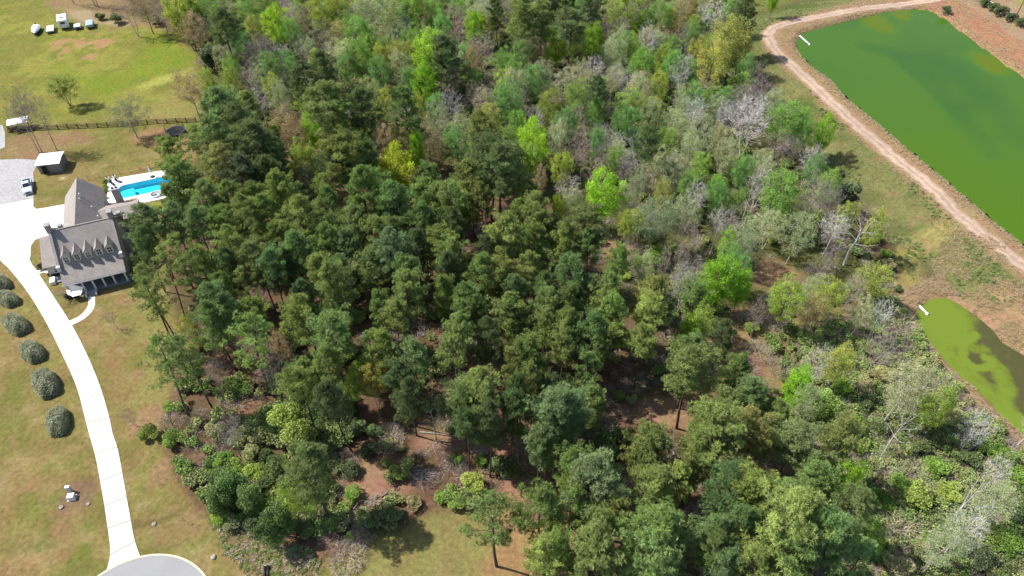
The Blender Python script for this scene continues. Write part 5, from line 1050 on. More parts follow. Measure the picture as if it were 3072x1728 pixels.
# individuals read off the photograph, by picture tile: kind x y radius (tile pixels)
LISTS = {
'A': "PD 510 230 150;C 380 510 100;PD 2390 440 140;PD 1160 660 130;PD 1360 600 120;P 1400 840 190;PD 1640 900 150;P 2050 940 140;P 520 950 165;PD 660 1080 140;P 420 1190 180;PD 730 1240 180;PO 1540 1310 200;PD 930 1370 120;PX 60 1330 110;Y 150 130 150;G 300 100 130;T 260 320 110;G 550 590 80;Y 550 730 80;GB 960 250 130;G 1090 300 95;B 820 460 150;BR 720 690 110;W 810 900 110;Y 1400 110 190;G 1620 280 140;L 1700 90 130;L 1880 100 150;G 2080 80 130;G 2300 130 90;BR 2480 170 110;G 1650 510 110;G 1820 620 100;GB 2280 550 165;GB 2200 740 110;L 1990 560 110;L 1870 330 100;L 1480 480 115;B 1320 330 110;B 1180 450 115;W 1080 150 100;Y 930 760 90;L 990 850 100;T 1040 1140 130;GB 1260 1160 90;GB 1510 1110 60;Y 1870 900 90;T 2000 1290 110;W 2450 930 100;BR 2440 750 90;L 2500 1100 110;G 2490 1260 110;L 2330 1010 90;T 2340 1350 85;B 1850 1130 95;Y 1180 1390 110;T 1110 1270 110;B 1000 650 70;G 1720 420 90;B 700 470 90;G 700 130 110;G 850 60 100;B 1000 60 90",
'B': "P 510 140 130;P 650 150 130;PD 900 200 150;PD 680 30 100;PD 850 40 100;PD 1080 60 110;PD 260 50 70;GB 70 260 80;GB 770 430 100;Y 960 440 100;GB 1100 390 80;G 290 550 85;C 340 570 70;BR 130 430 135;L 100 100 130;B 340 100 80;T 70 600 80;G 60 700 80;BR 210 720 90;BR 70 830 80;T 570 490 100;Y 1400 120 150;G 1660 160 120;BR 1220 180 100;L 1300 380 115;Y 1230 50 90;W 1550 380 105;T 1840 150 105;W 2100 170 120;G 2270 130 85;Y 2250 370 185;Y 2100 560 160;G 1950 300 70;G 1500 600 120;G 1760 600 95;B 1870 340 85;W 1830 700 100;G 580 700 110;L 420 720 110;G 330 900 130;L 680 650 100;L 850 720 105;G 930 820 85;Y 700 940 100;PD 1160 760 90;L 1230 470 95;L 1480 770 120;Y 1640 760 100;G 1400 900 120;L 1560 960 100;PO 100 1110 130;PD 210 1350 180;GB 550 1280 150;B 440 920 90;B 950 1070 95;B 1210 980 75;G 1100 980 75;G 1390 1090 115;PD 1560 1240 120;G 1720 1230 110;BR 930 1300 110;B 1170 1330 100;L 780 1180 100;G 1120 1230 80;W 1950 1000 110;L 2040 1180 120;W 2420 1080 170;B 2330 870 95;W 2190 1010 90;L 1900 1280 105;L 2200 1310 105;G 1940 850 95",
'C': "PX 300 60 110;P 430 250 150;P 350 420 115;P 600 400 130;P 800 440 130;P 770 120 140;PD 960 180 150;PD 1180 170 140;P 1280 340 135;PX 640 230 100;PB 130 620 150;PB 80 800 110;P 330 640 130;P 560 650 120;P 720 620 130;P 960 590 150;P 1130 560 110;P 1430 630 165;PB 1370 850 150;P 1260 790 110;P 1750 460 120;P 1950 360 165;P 2230 430 150;P 1880 630 150;P 2060 680 140;PB 1840 830 110;PB 2210 900 150;P 2480 620 130;PD 2420 800 120;P 2560 480 115;P 1700 1180 165;P 1770 1040 110;P 2310 1220 155;P 2110 1340 110;PX 380 900 130;PX 250 1010 120;PX 440 1070 110;PX 620 1050 120;P 840 850 135;PD 860 980 100;P 1080 950 135;P 820 1160 100;P 1180 1020 125;PD 1320 960 100;PX 110 1190 120;P 690 1290 160;PX 970 1150 95;PD 1820 100 140;PD 2000 90 110;Y 1470 130 110;B 1500 260 75;Y 1640 330 110;YB 2260 230 185;T 2180 20 95;GB 2450 40 70;SY 200 490 55;SG 1440 1180 80;SG 720 1200 60",
'D': "PD 570 170 200;PO 330 260 150;P 200 460 145;P 60 420 120;PD 170 650 110;PO 430 420 110;PO 850 470 155;P 870 620 125;P 740 560 100;P 560 760 175;PD 470 850 110;PO 1280 680 175;P 1150 790 130;P 1350 830 110;P 150 900 140;PD 110 1030 115;P 430 1090 145;P 60 1240 110;P 300 1340 130;P 880 1040 110;PB 1220 1080 145;PB 760 1230 120;PD 950 1210 100;PB 1310 1230 100;P 1540 1200 145;PO 1880 1230 155;P 1000 1340 110;P 650 1390 120;P 1150 1350 110;PD 1930 1370 120;P 1450 1340 110;G 830 70 105;Y 1090 170 95;GB 1440 460 150;YB 1090 550 62;BR 1400 230 105;W 1660 120 105;B 1640 230 80;T 930 300 65;L 1180 430 90;Y 1680 620 100;L 1760 280 85;L 1900 580 160;Y 1970 410 90;L 2080 150 130;G 2300 150 85;L 2150 560 130;W 2250 430 110;W 2430 680 110;G 2180 340 85;G 2440 400 95;G 1560 100 70;BR 1280 60 90;SG 1920 920 120;SG 1780 950 80;B 2130 950 80;W 2140 1180 130;B 1960 1040 80;GB 2440 1180 150;SG 2310 1330 100;G 2520 800 90;G 2540 980 90;B 1700 870 90;SB 1400 920 75;SY 1650 1080 70",
'E': "PX 200 150 130;PX 250 690 185;PX 480 650 150;P 680 290 155;PX 980 500 180;P 1700 420 190;P 1640 620 130;P 2140 550 130;P 2250 250 140;P 2400 640 145;PD 2310 790 140;P 1450 850 150;MG 1330 1140 180;MG 1430 1290 160;PD 1760 1030 150;PD 2360 900 130;SG 1960 700 95;Y 2060 850 110;Y 1900 850 100;Y 470 430 105;SY 560 520 90;SY 800 880 80;SG 920 930 60;B 690 790 100;B 1280 800 145;T 1300 640 90;SB 800 1050 90;B 830 1290 115;SB 320 1170 110;SB 560 1140 95;SY 130 1290 100;SG 340 1340 110;SL 700 1260 100;SD 1900 1250 120;ST 2200 1270 110;SG 300 1060 60;SL 1750 1300 80;SB 1100 780 70;SG 620 900 60",
'F': "P 270 190 140;P 690 260 155;P 150 470 150;PD 430 470 125;P 950 250 125;P 970 420 110;PO 800 570 155;PO 760 700 125;P 1130 240 110;P 1170 400 115;P 1110 530 130;P 1420 460 155;PY 1850 360 145;P 1800 500 125;P 1600 230 140;P 350 900 185;P 250 1050 120;P 490 960 145;PD 680 950 125;P 850 850 110;PX 1320 720 120;PX 1390 610 100;P 2220 750 200;P 2210 620 150;PB 1150 1060 215;PB 1060 1230 180;PB 980 1350 140;P 2460 990 140;PO 2360 1250 185;PO 1830 1380 150;PD 290 1220 120;PD 480 1250 145;PD 750 1100 130;SD 1130 860 110;SY 1600 960 60;SL 1700 1000 60;GB 2170 480 95;SG 2080 560 80;Y 2270 350 130;PD 2470 470 110;ST 110 1170 90;SB 1900 1060 60",
'G': "PB 600 400 110;P 980 620 240;P 860 530 140;P 1100 540 150;PO 1470 450 185;PO 2000 300 250;PO 1890 470 150;PB 2050 690 190;PY 1600 770 170;PY 1760 710 120;SG 1500 870 90;P 1600 1050 230;P 1500 1250 230;P 1660 1340 150;P 1110 1050 155;P 1060 1250 210;PY 780 1200 150;PY 620 1310 150;PX 230 980 210;P 600 940 190;P 860 860 150;PO 1210 920 120;P 2050 1040 175;P 2000 1260 150;P 2160 1360 150;SY 60 680 120;SD 300 560 140;ST 1400 700 90;SB 1900 960 110;SG 120 500 70;SD 1150 380 150;SD 1260 300 110;SB 1000 850 70;SL 60 850 80",
'H': "SD 60 640 110;SG 160 640 90;SD 420 700 110;SG 60 960 100;SL 150 1020 90;SY 180 560 90;SD 330 980 100;SG 470 860 90;SD 620 900 100;SY 560 780 80;SL 700 980 100;SD 780 1060 100;SG 900 820 70;SD 980 700 80;SL 1000 560 80;SD 1120 560 90;SB 1080 480 100;SD 1250 420 100;SL 300 440 90;SD 420 480 90;SB 60 380 100;SG 20 560 90;SL 240 700 80;SD 660 640 90;SD 1000 1010 80;SB 940 1120 90;SD 1050 940 80;SL 1230 940 70;M 130 740 140;M 40 820 115;M 300 830 120;SY 350 600 110;Y 700 780 150;M 530 1000 140;M 450 1110 110;SL 850 920 110;SG 1150 770 90;SY 1100 880 70;SD 1450 950 150;SD 1330 1000 110;SB 1250 1060 110;SB 1750 640 100;SG 1870 800 70;SB 2080 640 85;SY 2000 850 90;SY 1520 600 90;PD 800 560 190;SG 530 510 80;SG 1120 1130 55;ST 1100 1270 160;SG 2000 490 60;SY 2130 720 80;ST 1450 320 130;SD 1350 260 100;SG 100 480 80;D 1810 130 130;SL 180 300 90;SB 130 200 120;SL 1650 850 80;SG 250 950 80;SD 200 860 90;ST 400 1020 80;SL 620 600 90",
'I': "Y 60 450 100;G 430 1050 150;GB 790 1190 95;W 180 1000 165;B 200 700 75;L 350 900 90;B 90 850 90;B 500 1300 85;PD 100 110 110;GB 350 10 60;G 100 620 90;SD 2180 20 60;SD 2260 60 60;SD 2330 95 70;SD 2420 150 60;SD 2500 190 60;SD 1830 130 50",
'J': "G 400 220 190;L 560 560 120;G 700 30 100;G 100 50 90;L 250 50 90;D 130 250 120;B 700 260 115;B 820 350 115;C 1000 260 115;D 1090 560 190;Y 470 1140 155;Y 810 1150 130;SG 1200 970 80;GB 60 1080 95;B 1020 1080 110;W 1270 1300 110;L 1130 1240 90;ST 1470 1350 140;L 80 700 85;G 60 920 105;B 760 900 110;SY 330 620 70;SL 1200 1080 90;SL 1200 1180 90;BR 220 1290 90;ST 350 1370 100;T 640 1330 100;SY 160 1410 80;SG 1230 620 70;SG 1330 760 60;SL 1350 850 70;SD 1130 760 60;SD 1440 1050 50;C 900 120 60;SL 950 480 70",
'K': "P 90 370 110;PO 100 540 120;PO 160 680 80;PO 130 900 165;P 340 1090 230;PB 50 1140 110;P 600 1280 165;P 350 1350 150;P 130 1390 140;GB 360 340 85;W 500 180 95;Y 620 180 80;B 900 110 110;MG 560 430 130;SG 650 320 70;L 450 420 80;L 1020 330 115;L 1170 320 105;Y 1200 440 100;D 1000 560 130;SG 720 560 80;SY 360 620 62;ST 520 690 110;SY 740 670 75;ST 900 780 100;GB 680 880 80;SG 870 1000 95;SY 1090 980 110;SG 1210 800 85;SD 1100 690 75;SL 930 700 70;SD 1250 620 90;SD 1400 760 80;W 1450 560 80;SG 1600 730 90;D 1440 950 115;W 1580 830 80;L 1550 1000 95;W 1380 1190 130;L 1280 1260 125;ST 1000 1150 130;SY 880 1320 62;SL 1150 1330 90;SD 1690 1080 90;SG 1700 850 80;SD 700 1180 90;SD 200 470 80;SB 300 200 80;SB 150 100 90;SB 90 210 70;SL 780 320 80;SL 900 250 80;SY 820 90 70;SL 1100 200 70;SD 800 420 80;SL 560 560 90;SY 1300 950 90;SG 1000 900 70;ST 760 1100 100;SB 800 1240 90;SL 1450 1330 100;SG 1650 1250 100;SL 980 1380 100;ST 1100 820 100;SD 900 560 80;SL 1300 480 80;SB 1350 620 90;SG 1500 680 70;SY 1540 1180 90;SD 620 980 80;SL 460 900 60;SG 560 950 60",
'M': "B 1550 120 170;T 1750 120 170;Y 2230 150 200;SD 1190 190 75;SD 1390 230 90;B 1950 180 140;T 2330 1180 160;B 2420 380 150;SL 1850 240 100;W 130 1130 110;W 330 1190 120;B 20 1080 100",
'N': "PX 2100 420 130;SG 1270 745 22;SG 1270 800 22;SG 1275 850 22",
}
for k, s in LISTS.items():
    for it in s.split(';'):
        kd, a, b, r = it.split(); a, b, r = float(a), float(b), float(r)
        if k == 'M' and kd in ('W', 'B') and b > 900: continue
        plant(kd, *fr(k, a, b), r*FR[k][2])
# pairs read as separate single trees on the lawn
plant('B', *fr('N', 505, 385), base=True, hs=1.25, scale=.75, var=4, color=(.26, .22, .19)); plant('B', *fr('N', 470, 390), base=True, hs=1.15, scale=.7, var=0); plant('B', *fr('N', 690, 368), base=True, hs=1.2, scale=.7, var=2)
plant('B', *fr('M', 900, 50), base=True, hs=1.1, scale=.8); plant('B', *fr('M', 1190, 90), base=True, hs=1.1, scale=.8); plant('B', *fr('M', 1150, 75), base=True, hs=1.0, scale=.7)
plant('Y', *fr('M', 850, 1275), base=True, hs=.62, scale=.95, var=4, color=(.25, .31, .07), label='small multi-stemmed green tree alone in the upper field'); plant('L', *fr('N', 1660, 215), base=True, hs=.80, scale=1.15, var=1, color=(.26, .27, .12), label='rounded thinly leaved olive tree standing at the ranch fence')
# staked saplings
for a, b in [(712, 537), (822, 1122)]: plant('B', *fr('L', a, b), base=True, hs=.33, scale=.30, label='thin leafless sapling in a mulch ring '+('near the front walk' if a < 800 else 'further down the driveway'), name='sapling', cat='sapling', color=(.25, .16, .13))
plant('B', *fr('L', 405, 365), base=True, hs=.26, scale=.36, label='small leafless ornamental tree in front of the porch', name='sapling', cat='sapling', color=(.2, .14, .11))
# round shrubs in the beds of the house
for a, b, r in [(480, 1310, .45), (460, 1335, .42), (465, 1355, .7), (550, 1345, .62), (230, 1060, 1.0), (300, 1130, .6), (345, 1140, .6), (380, 1130, .55)]:
    x, y, _ = un(*fr('O', a, b), .3); put('SD', x, y, 0, r/2.3*1.2, r/2.3*1.1, DARKSHRUB[0], (.035, .05, .022), BK, random.random()*6, label='clipped round dark shrub in the bed before the porch' if a > 400 else 'dark shrub beside the side entrance of the house')
# clipped hedge bushes along the driveway
def make_hedge(seed, lx, ly, H):
    g = np.random.default_rng(seed); n = 9000; d = rnd(n, g); d[:, 2] = np.abs(d[:, 2]); d = np.sign(d)*np.abs(d)**.72; d /= np.linalg.norm(d, axis=1, keepdims=True)**.55
    C = d*np.array([lx, ly, H])*(1-.09*g.random((n, 1))); bumps = 1+.06*np.sin(C[:, :1]*3+seed)*np.cos(C[:, 1:2]*2.6); C = C*bumps; C[:, 2] = np.maximum(.05, C[:, 2])
    V, F = leaves(C, .17, g, .25); V2, F2 = needles(C[:1200], d[:1200]/np.linalg.norm(d[:1200], axis=1, keepdims=True), 2, .22, .09, g, 1.5); V, F = merge([(V, F), (V2, F2)])
    core = bmesh.new(); bmesh.ops.create_icosphere(core, subdivisions=3, radius=1)
    for v in core.verts: q = np.array(v.co); q = np.sign(q)*np.abs(q)**.72; q /= max(np.linalg.norm(q), 1e-6)**.55; v.co = Vector((q[0]*lx*.90, q[1]*ly*.90, max(0, q[2]*H*.90)))
    cm = bpy.data.meshes.new('hedge_core'); core.to_mesh(cm); core.free(); cm.materials.append(mat('hedge_inner', (.10, .11, .065), .9, .2, 4.0)); 
    return cm, np_mesh('hedge_leaves', V, F, M_EVER, g.random(len(F)))
HG = [make_hedge(5, 1.65, 3.0, 2.1), make_hedge(6, 1.6, 2.75, 2.0)]
for i, (a, b, s, dr_) in enumerate([(-14, 245, .92, .9), (40, 345, .9, .95), (88, 500, 1.0, .92), (185, 665, 1.0, .85), (265, 855, 1.08, .72), (340, 1085, 1.0, .48)]):
    x, y, _ = un(*fr('L', a, b), 1.0); e = empty('hedge_bush', (x, y, -.02), dr_, 'large clipped grey-green hedge bush, '+['at the far end of the row along the driveway', 'second from the far end of the driveway row', 'third from the far end of the driveway row', 'third from the end nearest the utility boxes', 'second from the end nearest the utility boxes', 'nearest the utility boxes in the driveway row'][i], 'hedge bush', 'hedge bushes along the driveway')
    e.scale = (s*1.1, s*1.16, s*1.1)
    for nm_, me in zip(('inner_branches', 'foliage'), HG[i % 2]): o = link(nm_, me, e); o.color = (.40, .41, .27, 1)
# fallen trunks, leaning dead stems, brush piles
def log(k, a, b, z0, z1, r, label, col=(.42, .37, .31)):
    p = ung(*fr(k, *a), z0); q = ung(*fr(k, *b), z1); P = Vector((p[0], p[1], p[2]+z0+r)); Qv = Vector((q[0], q[1], q[2]+z1+r)); e = empty('fallen_trunk' if z1 < 2 else 'leaning_trunk', P, 0, label, 'log'); d = Qv-P; g = RNG
    mids = [d*t_+Vector(g.normal(0, .08, 3)) for t_ in (.33, .66)]; o = MB().tube([(0, 0, 0), mids[0], mids[1], d], [r, r*.85, r*.65, r*.3], 7).build('trunk', M_BARK, e, smooth=True); o.color = (*col, 1)
    br = MB()
    for j in range(9):
        t_ = g.uniform(.35, 1); b0 = d*t_; dd = Vector(g.normal(0, 1, 3)); dd.z = abs(dd.z)*.6; dd = (dd+d.normalized()*.8).normalized(); br.tube([b0, b0+dd*g.uniform(.5, 1.6)], [r*.25, .01], 3, False)
    o = br.build('limbs', M_BARK, e); o.color = (*col, 1)
for a in [('E', (830, 1015), (985, 1085), 0, .1, .16, 'pale fallen trunk on bare ground beside the bare brush'), ('H', (1280, 862), (1330, 765), 0, .4, .12, 'thin pale fallen stem in the gully clearing'), ('H', (1380, 800), (1475, 722), 0, .5, .14, 'pale fallen trunk crossing the gully clearing'), ('G', (330, 310), (500, 385), .1, .3, .18, 'fallen trunk across the top of the sandy clearing'), ('H', (1700, 265), (2190, 320), 0, .2, .13, 'long grey fallen trunk behind the sandy clearing'), ('D', (600, 960), (770, 1010), .1, .2, .2, 'brown fallen trunk on the pine straw opening'), ('J', (200, 410), (280, 475), .1, .4, .2, 'bleached fallen trunk in the thin woods below the dam'), ('G', (1690, 420), (1730, 560), 0, .3, .25, 'broken pale stump wood at the foot of a tall pine'),
          ('K', (1300, 1130), (1470, 860), .5, 7, .2, 'grey leaning dead trunk in the thicket'), ('K', (1380, 1220), (1560, 1090), .3, 4, .24, 'white leaning dead trunk in the thicket past the pond'), ('K', (1180, 1360), (1330, 1230), .2, 2.5, .16, 'pale leaning stem low in the thicket'), ('K', (1370, 720), (1590, 560), .3, 4, .2, 'grey leaning trunk beside the duckweed pond bank'), ('K', (1500, 1000), (1600, 900), .5, 5, .13, 'thin leaning stem behind the white leaning trunk'), ('K', (840, 185), (905, 110), 0, 5, .35, 'thick grey leaning trunk near the bare red ground'), ('J', (1310, 910), (1390, 945), 0, .4, .3, 'dark uprooted stump beside the grassy opening')]:
    log(*a, col=(.10, .09, .08) if 'dark' in a[6] else (.24, .21, .18))
def brush(k, a, b, n, rx, ry, label):
    x, y, z = ung(*fr(k, a, b)); e = empty('brush_pile', (x, y, z), 0, label, 'brush pile'); g = RNG
    for q in range(n):
        p = Vector((g.normal(0, rx*.4), g.normal(0, ry*.4), abs(g.normal(0, .25))+.05)); an = g.normal(.3, .5)+(math.pi if g.random() < .5 else 0); L = g.uniform(.8, 2.6)
        o = MB().tube([p, p+Vector((math.cos(an)*L/2, math.sin(an)*L/2, g.normal(.1, .12))), p+Vector((math.cos(an+.1)*L, math.sin(an+.1)*L, g.normal(.1, .2)))], [.06, .045, .015], 4, False).build('branch', M_BARK, e); o.color = (.40, .34, .29, 1)
brush('H', 1720, 630, 40, 2.6, 1.6, 'pile of cut pale branches above the lower lawn'); brush('H', 1320, 840, 26, 2.2, 1.2, 'heap of pale sticks in the gully clearing'); brush('H', 1150, 960, 24, 2.4, 1.5, 'heap of grey sticks beside the dark shrubs'); brush('G', 1880, 960, 34, 2.6, 2.0, 'tangle of grey branches among the pines past the lower lawn'); brush('J', 1290, 1290, 24, 2, 1.6, 'grey tangle of sticks near the end of the duckweed pond')

# ------------------------------------------------------------------ the rest of the wood: trees between those above
WOODS = unl([(440, -60), (520, 70), (590, 150), (640, 330), (660, 430), (620, 560), (590, 660), (560, 800), (570, 960), (560, 1080), (540, 1260), (540, 1400), (600, 1480), (700, 1540), (900, 1600), (1080, 1580), (1250, 1530), (1400, 1500), (1560, 1460), (1640, 1560), (1640, 1728), (1700, 2150), (3500, 2150), (3250, 1550), (2960, 1250), (2800, 1090), (2730, 960), (2660, 850), (2600, 760), (2500, 600), (2400, 470), (2290, 330), (2220, 200), (2170, 100), (2190, 30), (2180, -60)])
PINEZ = [(480, 560), (640, 360), (760, 330), (880, 520), (1000, 540), (1200, 520), (1480, 500), (1680, 620), (1850, 720), (1900, 900), (2050, 1000), (2250, 1080), (2330, 1300), (2500, 1500), (2620, 1900), (2620, 2400), (1600, 2400), (1560, 1700), (1450, 1480), (1280, 1380), (900, 1230), (540, 1050)]
THICK = [(2380, 1000), (2700, 900), (2800, 1060), (3600, 1500), (3600, 2400), (2660, 2400), (2560, 1550), (2400, 1300)]
GAPS = [(un(*fr(k, a, b))[:2], r) for k, a, b, r in [('G', 280, 400, 6.0), ('H', 1250, 660, 6.5), ('H', 1300, 820, 4), ('G', 1550, 130, 9), ('K', 110, 190, 9), ('J', 330, 960, 6), ('J', 230, 1380, 7), ('D', 1540, 830, 4), ('D', 690, 980, 3.5), ('H', 1250, 520, 6), ('G', 500, 650, 5), ('E', 1000, 1040, 3.5), ('E', 1250, 350, 5), ('G', 1350, 650, 4), ('E', 600, 1080, 5)]]
PZ, TZ = unl(PINEZ), unl(THICK)
cand = np.stack([RNG.uniform(-150, 150, 60000), RNG.uniform(18, 262, 60000)], -1)
cand = cand[sdf(cand[:, 0], cand[:, 1], WOODS) < 0]
pzd = sdf(cand[:, 0], cand[:, 1], PZ); tzd = sdf(cand[:, 0], cand[:, 1], TZ); cz = height(cand[:, 0], cand[:, 1]); pxs, pys = to_px(cand[:, 0], cand[:, 1], 0)
PL_ = np.array(PLACED); gap = np.array([(g_[0][0], g_[0][1], g_[1]) for g_ in GAPS])
kinds_h = ['G', 'G', 'G', 'G', 'Y', 'Y', 'Y', 'L', 'L', 'L', 'B', 'BR', 'T', 'Y', 'G', 'W']; nfill = 0
xs_, ys_, rs_ = list(PL_[:, 0]), list(PL_[:, 1]), list(PL_[:, 2])
tall = np.array([t[1][0] != 'S' for t in TREES]); big_i = [i for i in range(len(TREES)) if tall[i]]
bx_, by_, br_ = [xs_[i] for i in big_i], [ys_[i] for i in big_i], [rs_[i] for i in big_i]
BX = np.zeros(4000); BY = np.zeros(4000); BRr = np.zeros(4000); nb = len(bx_); BX[:nb], BY[:nb], BRr[:nb] = bx_, by_, br_
HPX = []
for (x, y, r), t in zip(PLACED, TREES):
    Hh, cc_ = K[t[1]][1]*t[0].scale[2], K[t[1]][3]; q = to_px(x, y, Hh*cc_); HPX.append((q[0], q[1], r*FPX/depth(x, y, Hh*cc_), y, t[1][0] != 'S'))
HPX = np.array(HPX)
def hides(kd, x, y, s_):
    zc_ = K[kd][1]*.78*K[kd][3]; q = to_px(x, y, zc_); r = K[kd][2]*s_*FPX/depth(x, y, zc_)
    return np.any((HPX[:, 4] > 0) & (HPX[:, 3] > y-1) & (np.hypot(HPX[:, 0]-q[0], (HPX[:, 1]-q[1])*.8) < .62*HPX[:, 2]+.45*r))
for i in range(len(cand)):
    x, y = cand[i]
    if not (-250 < pxs[i] < 3330): continue
    if np.any(np.hypot(gap[:, 0]-x, gap[:, 1]-y) < gap[:, 2]+1.2): continue
    d = np.hypot(BX[:nb]-x, BY[:nb]-y)
    if pzd[i] < 0:
        kd = ['P', 'P', 'PD', 'PO', 'P', 'PX'][RNG.integers(6)]; need = 3.3; sc_ = RNG.uniform(.62, .9)
    elif tzd[i] < 0:
        if RNG.random() < .96: continue
        kd = ['L', 'G', 'W', 'Y', 'B'][RNG.integers(5)]; need = 4.5; sc_ = RNG.uniform(.5, .85)
    elif pys[i] > 1180 and pxs[i] < 1450:
        if RNG.random() < .9: continue
        kd = ['M', 'Y', 'B', 'PD', 'G'][RNG.integers(5)]; need = 4.5; sc_ = RNG.uniform(.5, .8)
    else: kd = (['L', 'L', 'L', 'W', 'W', 'B', 'G', 'G', 'Y', 'BR'][RNG.integers(10)] if pxs[i] > 1650 and 260 < pys[i] < 900 else kinds_h[RNG.integers(len(kinds_h))]); need = 3.4; sc_ = RNG.uniform(.6, .95)
    if np.any(d < need): continue
    if nfill > 420: break
    if hides(kd, x, y, sc_): continue
    pr_ = K[kd][0]; v = RNG.integers(len(pr_)); cols = K[kd][4]; c = cols[RNG.integers(len(cols))] if cols else K[kd][5]; j = RNG.normal(0, .08); c = tuple(q*(1+j)*(1+RNG.normal(0, .05)) for q in c)
    put(kd, x, y, float(cz[i]), sc_, RNG.uniform(.62, .9), pr_[v], c, K[kd][5], RNG.uniform(0, 6.28)); BX[nb], BY[nb], BRr[nb] = x, y, 3*sc_; nb += 1; nfill += 1
print('trees', len(TREES), 'fill', nfill)

# ------------------------------------------------------------------ ground cover nobody could count: scattered with geometry nodes
def scatter(name, pts, rz, sc, protos, label, cat):
    """one object whose points carry small plants"""
    coll = bpy.data.collections.new(name+'_source')
    for k, pp in enumerate(protos):
        for me in (pp if isinstance(pp, tuple) else (pp,)): coll.objects.link(bpy.data.objects.new('%s_%d' % (name, k), me))
    me = bpy.data.meshes.new(name); me.from_pydata([tuple(p) for p in pts], [], [])
    for nm_, v in (('rz', rz), ('sc', sc)): a = me.attributes.new(nm_, 'FLOAT', 'POINT'); a.data.foreach_set('value', np.asarray(v, np.float32))
    o = link(name, me); tag(o, label, cat, None, 'stuff')
    ng = bpy.data.node_groups.new(name, 'GeometryNodeTree'); ng.interface.new_socket('Geometry', in_out='INPUT', socket_type='NodeSocketGeometry'); ng.interface.new_socket('Geometry', in_out='OUTPUT', socket_type='NodeSocketGeometry')
    n, l = ng.nodes, ng.links; gi = n.new('NodeGroupInput'); go = n.new('NodeGroupOutput'); ip = n.new('GeometryNodeInstanceOnPoints'); ci = n.new('GeometryNodeCollectionInfo')
    ci.inputs['Collection'].default_value = coll; ci.inputs['Separate Children'].default_value = True; ci.inputs['Reset Children'].default_value = True; ip.inputs['Pick Instance'].default_value = True
    a1 = n.new('GeometryNodeInputNamedAttribute'); a1.data_type = 'FLOAT'; a1.inputs['Name'].default_value = 'rz'; a2 = n.new('GeometryNodeInputNamedAttribute'); a2.data_type = 'FLOAT'; a2.inputs['Name'].default_value = 'sc'
    cx = n.new('ShaderNodeCombineXYZ'); l.new(a1.outputs[0], cx.inputs['Z']); l.new(cx.outputs[0], ip.inputs['Rotation']); cs_ = n.new('ShaderNodeCombineXYZ')
    for k in range(3): l.new(a2.outputs[0], cs_.inputs[k])
    l.new(cs_.outputs[0], ip.inputs['Scale']); l.new(gi.outputs[0], ip.inputs['Points']); l.new(ci.outputs[0], ip.inputs['Instance']); l.new(ip.outputs[0], go.inputs[0])
    md = o.modifiers.new('scatter', 'NODES'); md.node_group = ng; return o
def tuft(seed, n, L, w, m, lean=.7):
    g = np.random.default_rng(seed); a = g.uniform(0, 6.28, n); C = np.stack([.22*np.cos(a)*g.random(n), .22*np.sin(a)*g.random(n), np.full(n, -.03)], -1); d = rnd(n, g)*lean; d[:, 2] = 1; d /= np.linalg.norm(d, axis=1, keepdims=True)
    V, F = twigs(C, d, L*g.uniform(.5, 1.1, (n, 1)), w, g); return np_mesh('tuft', V, F, m, g.random(n))
def mound_m(seed, m, H=1.3, R=1.2, n=420, size=.22): return make_mound(seed, H, R, n, size, m, .05, 7)[1]
def twig_m(seed, m, H=1.2, R=1.2, n=200):
    g = np.random.default_rng(seed); C = np.stack([g.normal(0, R*.45, n), g.normal(0, R*.45, n), H*.5*g.random(n)], -1); d = rnd(n, g); d[:, 2] = abs(d[:, 2])+.2; d /= np.linalg.norm(d, axis=1, keepdims=True)
    V, F = twigs(C, d, g.uniform(.3, .9, (n, 1)), .035, g); return np_mesh('twig_cluster', V, F, m, g.random(n))
def pts_in(n, test, box=(-175, 175, 28, 258)):
    P = np.stack([RNG.uniform(box[0], box[1], n), RNG.uniform(box[2], box[3], n)], -1); P = P[test(P[:, 0], P[:, 1])]
    return np.column_stack([P, height(P[:, 0], P[:, 1])-.02])
M_UG = leafmat('understorey_leaves', .3, .5, rand=[(.18, .28, .075), (.30, .38, .11), (.36, .38, .15), (.22, .36, .085), (.32, .30, .14), (.15, .23, .07)])
M_UT = leafmat('understorey_twigs', 0, .4, rand=[(.34, .27, .22), (.44, .37, .30), (.28, .22, .18), (.48, .43, .37)])
M_STRAW = leafmat('dry_grass_blades', .45, .35, rand=[(.62, .50, .34), (.68, .56, .40), (.52, .45, .27), (.60, .47, .33)])
M_WEED = leafmat('green_weed_blades', .45, .4, rand=[(.30, .38, .13), (.40, .42, .18), (.46, .43, .23), (.27, .37, .12), (.44, .41, .21)])
M_CLOD = leafmat('dry_clods', 0, .4, rand=[(.46, .38, .27), (.36, .33, .22), (.52, .43, .31)])
GP = gap
def not_gap(x, y, k=.6): return np.all(np.hypot(GP[:, 0][None]-x[:, None], GP[:, 1][None]-y[:, None]) > GP[:, 2][None]*k, axis=1)
inw = lambda x, y: sdf(x, y, WOODS) < 0
pine = lambda x, y: sdf(x, y, PZ) < 0
thick = lambda x, y: sdf(x, y, TZ) < 0
P1 = pts_in(17000, lambda x, y: inw(x, y) & ~pine(x, y) & not_gap(x, y) & (fbm(x, y, 11, 3) > .40))
P1b = pts_in(9000, lambda x, y: inw(x, y) & pine(x, y) & not_gap(x, y) & (fbm(x, y, 9, 3) > .47)); P1c = pts_in(9000, lambda x, y: inw(x, y) & (to_px(x, y)[1] > 1150) & (to_px(x, y)[0] < 1050) & not_gap(x, y, .9) & (fbm(x, y, 7, 3) > .46), (-70, 5, 30, 90)); P1 = np.concatenate([P1, P1b, P1c])
